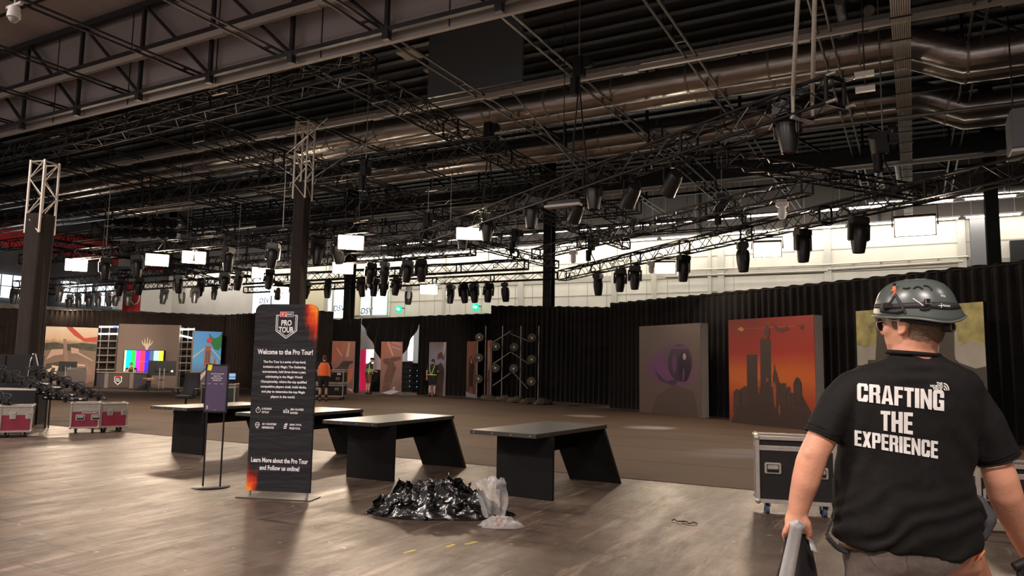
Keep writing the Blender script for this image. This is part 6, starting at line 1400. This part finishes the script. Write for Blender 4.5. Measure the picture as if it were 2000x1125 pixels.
addw('THE', 1829, 1841, 746, 752, 747, 753, .04); addw('NORTH', 1817, 1841, 751, 756, 753, 758.5, .04); addw('FACE', 1823, 1840, 756, 761, 758, 763, .04)
for r0, r1 in ((2, 5), (7, 10), (12, 15)):
    n = len(TEXTS)
    for k in range(9):
        a = math.pi/2*k/8; TEXTS += [(1843+(r0*.75)*math.sin(a), 762.5-r0*math.cos(a)), (1843+(r1*.75)*math.sin(a), 762.8-r1*math.cos(a))]
    FS += [[n+2*k, n+2*k+1, n+2*k+3, n+2*k+2] for k in range(8)]
decal('lettering', SHIRT, TEXTS, FS, [mat('shirt_print', (.86,.84,.80), .6)], 0, sb, .004)
# ---------------- shorts, belt, shoes
SHORT = mat('brown_grey_shorts', (.105,.080,.066), .8, nz=.12, scale=40, bump=.25, bscale=18)
c = MB(); c.chain([(M(1728,1062,0), .135), (M(1772,1058,.0), .15), (M(1832,1062,0), .135)], 18); c.chain([(M(1722,1085,0), .135), (gp(1712,-.02,.62), .118)], 18); c.chain([(M(1828,1078,.01), .132), (M(1858,1078,.06), .112)], 18)
c.chain([(M(1728,1085,-.02), .135), (M(1815,1085,-.02), .135)], 18)
so = remesh(c, .011, 5)
for v in so.vertices:
    px, py = proj(v.co); v.co += v.normal*(.006*math.sin((py+.45*(px-1780))*.10)*noise.noise(V((px*.01, py*.02, 2)))+.004*noise.noise(v.co*11))
bmx = bmesh.new(); bmx.from_mesh(so); P0 = M(1836, 1082); nn_ = (rh*.52-ZU*.85).normalized()
bmesh.ops.bisect_plane(bmx, geom=list(bmx.verts)+list(bmx.edges)+list(bmx.faces), plane_co=P0, plane_no=nn_)
bmesh.ops.delete(bmx, geom=[f for f in bmx.faces if (f.calc_center_median()-P0).dot(nn_) > 0 and (f.calc_center_median()-M(1770,1086)).dot(rh) > 0], context='FACES')
bmx.to_mesh(so); bmx.free()
so.update(); so_o = obj('shorts', withmat(locm(so), SHORT), None, MAN)
c = MB(); c.path([M(1768+118*math.cos(a), 1064+8*math.sin(a), 0)+ah*(.142*math.sin(a)) for a in [2*math.pi*k/40 for k in range(41)]], .016, 8); obj('belt', loc_(c), mat('brown_belt', (.10,.05,.025), .5), MAN, 60)
c = MB(); ss = bvh(so_o)
for pts in ([(1772+2*math.sin(k), 1064+6*k) for k in range(10)], [(1690+3*k, 1078+4*k) for k in range(8)]):
    q = []
    for px, py in pts:
        h_ = ss.ray_cast(EYEP, ray(px, py).normalized())[0]
        if h_: q.append(h_)
    if len(q) > 2: c.path(q, .002, 5)
if c.v: obj('seam', loc_(c), mat('shorts_seam', (.06,.045,.037), .8), so_o)
for px, dd, y2 in ((1699, -.10, .13), (1892, .40, .57)):
    c = MB(); c.chain([(gp(px, dd-.02, .055), .052), (gp(px, dd+.08, .05), .05), (gp(px-4, dd+.20, .045), .044), (gp(px, dd, .13), .055)], 12); me = remesh(c, .012, 3)
    for v in me.vertices: v.co.z = max(0, v.co.z)
    obj('shoe', withmat(locm(me), BLACKP), None, MAN)
# tattoo on the right thigh
body_s = body_b
T1_ = [(1909,1057),(1921,1060),(1916,1076),(1923,1076),(1903,1098),(1908,1082),(1898,1082)]
T2_ = [(1895,1078),(1908,1083),(1902,1100),(1912,1093),(1898,1108),(1901,1094)]
decal('tattoo', MAN, T1_+[(1894,1080),(1909,1080),(1904,1097),(1922,1074),(1925,1076),(1899,1109),(1905,1084),(1896,1083)], [[0,1,2,6],[2,3,4,5],[2,5,6], [7,8,9,14],[9,10,11,12]], [mat('tattoo_red', (.55,.06,.045), .5), mat('tattoo_yellow', (.62,.33,.10), .5)], [0,0,0,1,1], body_b, .004)
# ---------------- hair, glasses
HAIRF = mat('cropped_hair', (.17,.105,.068), .85, nz=.35, scale=120, bump=.3, bscale=220)
RI = RH.inverted()
def hcond(p):
    q = RI @ (p-HC); return (q.y > .030 and q.z < .09) or q.z < -.052-.014*(q.y < -.08) or (-.022 < q.y and q.z < -.012)
hv = {}; hvs = []; hfs = []
for pl in bm_.polygons:
    q = RI @ (pl.center+base-HC); e_ = noise.noise(V((q.x*60, q.y*60, q.z*60)))*.006
    if q.z < -.060-.010*(q.y < -.09)+e_ or q.z > .09 or q.y > .034+e_ or (abs(q.x) > .0815 and abs(q.y+.012) < .034 and q.z < .036) or (q.y > -.03 and q.z < -.018): continue
    f_ = []
    for i in pl.vertices:
        if i not in hv: hv[i] = len(hvs); hvs.append(bm_.vertices[i].co+bm_.vertices[i].normal*.0035)
        f_.append(hv[i])
    hfs.append(f_)
c = MB(); c.add(hvs, hfs); obj('hair', c, HAIRF, MAN, 80)
c = MB(); LN = MB()
for s in (-1, 1):
    ctr = (s*.036, .112, .002); c.path([HQ(ctr[0]+.030*math.cos(a), ctr[1]-.25*abs(.030*math.cos(a)*(1 if s*math.cos(a) > 0 else 0)), ctr[2]+.024*math.sin(a)) for a in [2*math.pi*k/20 for k in range(21)]], .0022, 6)
    c.path([HQ(s*.066,.104,.010), HQ(s*.086,.07,.012), HQ(s*.092,.0,.012), HQ(s*.090,-.02,-.002)], .002, 6)
    LN.add([HQ(ctr[0]+.028*math.cos(a), ctr[1]-.25*abs(.03*math.cos(a)*(1 if s*math.cos(a) > 0 else 0)), ctr[2]+.022*math.sin(a)) for a in [2*math.pi*k/16 for k in range(16)]], [tuple(range(16))])
c.tube(HQ(-.008,.114,.006), HQ(.008,.114,.006), .002, 6)
gl = obj('sunglasses', loc_(c), mat('silver_frame', (.7,.68,.66), .25, .8), MAN, 50); obj('lens', loc_(LN), mat('dark_glass', (.06,.025,.03), .1, spec=.8), gl)
c = MB()
for s in (-1, 1): c.ball(HQ(s*.034,.092,.004), .011, 8)
obj('eyes', loc_(c), WHITE, MAN, 50)
# ---------------- helmet
HG = mat('grey_green_helmet', (.085,.105,.094), .30, spec=.6, nz=.05, scale=6); HSTR = mat('helmet_strap', (.022,.019,.020), .6)
def dome(u, v, k=1.0):
    a = 2*math.pi*u; back = max(0, -math.sin(a)); front = max(0, math.sin(a)); side = abs(math.cos(a))
    z = .028+.004*math.cos(2*a)+.014*front-.012*side**3*(1-v)+.010*back**4*math.cos(a*6)*0; z1 = z+(.170-z)*math.sin(v*math.pi/2)**.92
    r = math.cos(v*math.pi/2)**.62; lobe = max(0, math.cos(a+.62))**3; fl = 1+(.04*back+.13*lobe+.03*front)*max(0, 1-v*4.2)**1.5
    ridge = 1+.018*math.cos(a*2)*math.sin(v*math.pi)
    x, y = .124*k*r*fl*ridge*math.cos(a), (.150*r*fl*ridge*math.sin(a)-.012)*k
    dip = max(0, 1-v*5)*(-.024*max(0, math.cos(a+1.9))**4+.010*lobe)
    return HQ(x, y, (z1+dip-.07)*k+.07)
hs = MB(); hs.grid(65, 26, dome); HEL = obj('helmet', loc_(hs), HG, MAN, 70); m_ = HEL.modifiers.new('t', 'SOLIDIFY'); m_.thickness = .006; m_.offset = -1
HB = BVHTree.FromPolygons([p+base for p in hs.v], hs.f)
def onh(px, py, lift=.002):
    d = ray(px, py).normalized(); h_ = HB.ray_cast(EYEP, d)
    return (h_[0] if h_[0] else M(px, py, -.1))-d*lift
def hpath(pts, r, n=6): c_ = MB(); c_.path([onh(*p) for p in pts], r, n); return c_
rim = MB(); rim.path([dome(k/64, 0, 1.004) for k in range(65)], .0042, 6); obj('rim', loc_(rim), mat('helmet_rim', (.15,.165,.15), .35), HEL, 60)
st = MB(); rowsb = [[dome(k/64, v, 1.012) for k in range(65)] for v in (.12, .20)]
vsb = [p for r_ in rowsb for p in r_]; st.add(vsb, [(k, k+1, 65+k+1, 65+k) for k in range(64)]); o = obj('strap', loc_(st), HSTR, HEL, 60); o.modifiers.new('t', 'SOLIDIFY').thickness = .003
for pts in ([(1764,563),(1770,564),(1778,562)], [(1784,564),(1790,560),(1797,561),(1802,565)], [(1804,558),(1812,559),(1818,563),(1820,567)]):
    obj('vent_slot', loc_(hpath(pts, .0035)), mat('vent_dark', (.02,.024,.022), .5), HEL, 60)
obj('vent_slot', loc_(hpath([(1797,603),(1805,605),(1816,603)], .005)), mat('vent_dark'), HEL, 60)
p = onh(1811, 589, .006); c = MB(); c.bbox((0,0,0), (.020,.012,.022), .003, 0); bk_ = Matrix((rh, ah, ZU)).transposed(); c.v = [p+bk_ @ q for q in c.v]; bu = obj('buckle', loc_(c), mat('buckle_black', (.03,.028,.03), .35), HEL, 40)
c = MB(); c.path([p+bk_ @ V((x, -.008, z)) for x, z in ((-.009,-.009),(.009,-.009),(.009,.009),(-.009,.009),(-.009,-.009))], .0018, 6); obj('buckle_frame', loc_(c), mat('buckle_grey', (.25,.22,.23), .35), bu)
obj('strap_edge', loc_(hpath([(1783,583),(1790,588),(1797,592),(1803,597)], .0025)), WHITE, HEL, 60)
p = onh(1733, 598, .008); c = MB(); c.bbox((0,0,0), (.044,.030,.024), .005); c.v = [p+bk_ @ q for q in c.v]; obj('lamp_clip', loc_(c), HSTR, HEL, 40)
c = MB(); c.path([onh(1722, 606), onh(1736, 608), onh(1752, 609), onh(1766, 606)], .009, 8); c.path([onh(1748, 575), onh(1756, 588), onh(1764, 602), onh(1768, 612)], .005, 6); c.path([onh(1748, 575), onh(1742, 586), onh(1736, 594)], .004, 6); obj('clip_strap', loc_(c), HSTR, HEL, 50)
# small orange figure clipped on the front of the helmet
p = onh(1747, 566, .006); c = MB(); c.chain([(p+ZU*-.012, .006), (p, .0075), (p+ZU*.010, .006)], 8); c.chain([(p+ZU*.004, .0035), (p-rh*.012-ZU*.004, .003)], 6); c.chain([(p+ZU*-.012, .004), (p+rh*.005-ZU*.026, .0032)], 6); c.chain([(p+ZU*-.012, .004), (p-rh*.006-ZU*.024, .0032)], 6)
fg = obj('clip_figure', withmat(locm(remesh(c, .002, 2)), mat('orange_plastic', (.80,.19,.08), .45)), None, HEL); fg['label'] = 'tiny orange plastic figure clipped on the helmet'
c = MB(); c.ball(p+ZU*.020, .0065, 10); obj('figure_head', loc_(c), BLACKP, fg, 50)
LOGO = []; LF = []
o_, f_ = word('N', 1836, 1845, 577, 580, 576.5, 579.5, .03)
def addl(*a, **k):
    o, f = word(*a, **k); n = len(LOGO); LOGO.extend(o); LF.extend([[i+n for i in q] for q in f])
addl('PETZL', 1838, 1847, 576, 579.5, 577, 580.5, .02); addl('Neumann', 1842, 1856, 594, 598.5, 595, 599.5, .02)
n = len(LOGO); LOGO += [(1838,592),(1839.2,592),(1839.2,601),(1838,601),(1833,596.2),(1842,596.2),(1842,597.4),(1833,597.4)]; LF += [[n,n+1,n+2,n+3],[n+4,n+5,n+6,n+7]]
decal('lettering', HEL, LOGO, LF, [LETTER], 0, HB, .004)
# cradle band below the rim and rear adjustment wheel
c = MB(); c.path([HQ(.093*math.cos(a), .113*math.sin(a)-.008, .026-.020*max(0, -math.sin(a))) for a in [math.pi*.86+math.pi*1.28*k/30 for k in range(31)]], .008, 8); c.path([HQ(.093*math.cos(a), .113*math.sin(a)-.008, .016-.020*max(0, -math.sin(a))) for a in [math.pi*1.02+math.pi*.96*k/30 for k in range(31)]], .009, 8); obj('cradle_band', loc_(c), HSTR, HEL, 60)
c = MB(); q = HQ(.012,-.128,-.014); nd = (RH @ V((.05,-1,.0))).normalized(); c.tube(q+nd*-.01, q+nd*.016, .019, 20); kn = obj('adjuster', loc_(c), HSTR, HEL, 40); c = MB(); c.path([q+nd*.017+(nd.orthogonal().normalized()*math.cos(a)+nd.cross(nd.orthogonal().normalized())*math.sin(a))*.016 for a in [2*math.pi*k/20 for k in range(21)]], .0022, 6); obj('adjuster_ring', loc_(c), mat('buckle_grey'), kn, 60)
# ---------------- waist pouch, radio with coiled cord
c = MB(); c.chain([(M(1908,985,.0), .038), (M(1918,1010,.0), .050), (M(1912,1040,.0), .036)], 14); c.chain([(M(1895,975,.0), .03), (M(1905,1010,-.02), .035)], 12); po = obj('waist_pouch', withmat(locm(remesh(c, .008, 3)), mat('grey_pouch', (.085,.085,.095), .7, bump=.2, bscale=30)), None, MAN)
c = MB(); c.chain([(M(1892,962,-.06), .018), (M(1908,985,-.07), .020), (M(1920,1008,-.06), .016)], 10); c.chain([(M(1902,1010,-.06), .026), (M(1913,1030,-.05), .02)], 10); obj('pouch_flap', withmat(locm(remesh(c, .006, 2)), BLACKP), None, po)
c = MB(); c.ball(M(1918,1013,-.075), .006, 8); obj('pouch_stud', loc_(c), ALU, po, 50)
RD = thing('radio', 'dark handheld radio with silver clip and coiled cord at the left hip of the man', 'radio', M(1638,960,.03)); rb = V(RD.location)
c = MB(); c.bbox((0,0,0), (.040,.04,.11), .008); c.v = [bk_ @ q for q in c.v]; obj('case', c, BLACKP, RD, 40)
c = MB(); c.path([(0,-.0,.05), (0,-.0,.09)], .012, 8); obj('clip', c, ALU, RD, 40)
c = MB(); c.path([M(*q)-rb for q in ((1634,985,.02),(1628,1010,.0),(1620,1030,.0),(1614,1046,.0))], .003, 6)
P = [V(M(1614,1046,.0)).lerp(M(1655,1078,-.02), k/90)+ZU*(-.012*math.sin(math.pi*k/90))+(ZU*.7+rh*.5).normalized()*.009*math.sin(k*.97)+ah*.009*math.cos(k*.97)-rb for k in range(91)]
c.path(P, .0026, 6); obj('coiled_cord', c, RUB, RD, 60)
# ---------------- black vest with reflective strips in the left hand
def vcl(u, v):
    yl, yr = 1036, 1044; y = yl+(yr-yl)*u+v*250
    xl = 1534-16*min(1, v*2.2)-14*v+3*math.sin(v*9); xr = 1578+24*min(1, v*1.7)+10*v+3*math.sin(v*7)
    return M(xl+(xr-xl)*u, y, .05+.035*math.sin(u*8+v*2)*(.3+v)+.02*noise.noise(V((u*3, v*3, 0)))-.01)
c = MB(); nu, nv = 41, 30; vs = [vcl(i/(nu-1), j/(nv-1)) for i in range(nu) for j in range(nv)]
HV = thing('safety_vest', 'black safety vest with silver strips held in the left hand of the man', 'vest', M(1555,1050,.05)); hb = V(HV.location)
ff = [(i*nv+j, (i+1)*nv+j, (i+1)*nv+j+1, i*nv+j+1) for i in range(nu-1) for j in range(nv-1)]; c.add([p-hb for p in vs], ff)
o = obj('cloth', c, DARKT, HV, 60); o.modifiers.new('t', 'SOLIDIFY').thickness = .008
STRP = mat('reflective_grey', (.40,.39,.375), .35, nz=.06, scale=60)
def stripp(x0, y0, x1, y1, w0, w1, dd):
    c = MB(); c.grid(4, 14, lambda u, v: M(x0+(x1-x0)*v+(u-.5)*(w0+(w1-w0)*v), y0+(y1-y0)*v+(u-.5)*6, dd+.006*math.sin(v*5))-hb); o = obj('reflective_strip', c, STRP, HV, 60); o.modifiers.new('t', 'SOLIDIFY').thickness = .002
stripp(1557, 1023, 1531, 1150, 24, 30, -.022); stripp(1583, 1053, 1591, 1078, 10, 14, -.01)
c = MB(); c.path([M(1546,1024,.0)-hb, M(1556,1021,-.012)-hb, M(1567,1028,.0)-hb], .014, 8); obj('gathered_fold', c, STRP, HV, 60)
# black cart handle at the lower right corner
p = M(1990, 1106, -.3); t = thing('cart_handle', 'black cart handle at the lower right corner of the picture', 'handle', (p.x, p.y, 0)); hb2 = V((p.x, p.y, 0))
c = MB(); c.path([M(1981,1108,-.3)-hb2, M(1990,1104,-.3)-hb2, M(2010,1095,-.3)-hb2, M(2060,1092,-.3)-hb2], .016, 10); obj('grip', c, BLACKP, t, 50)
for px in (1995, 2050): c = MB(); q = M(px, 1104, -.3)-hb2; c.tube(q, (q.x, q.y, 0), .016, 8); obj('post', c, BLACKM, t, 40)
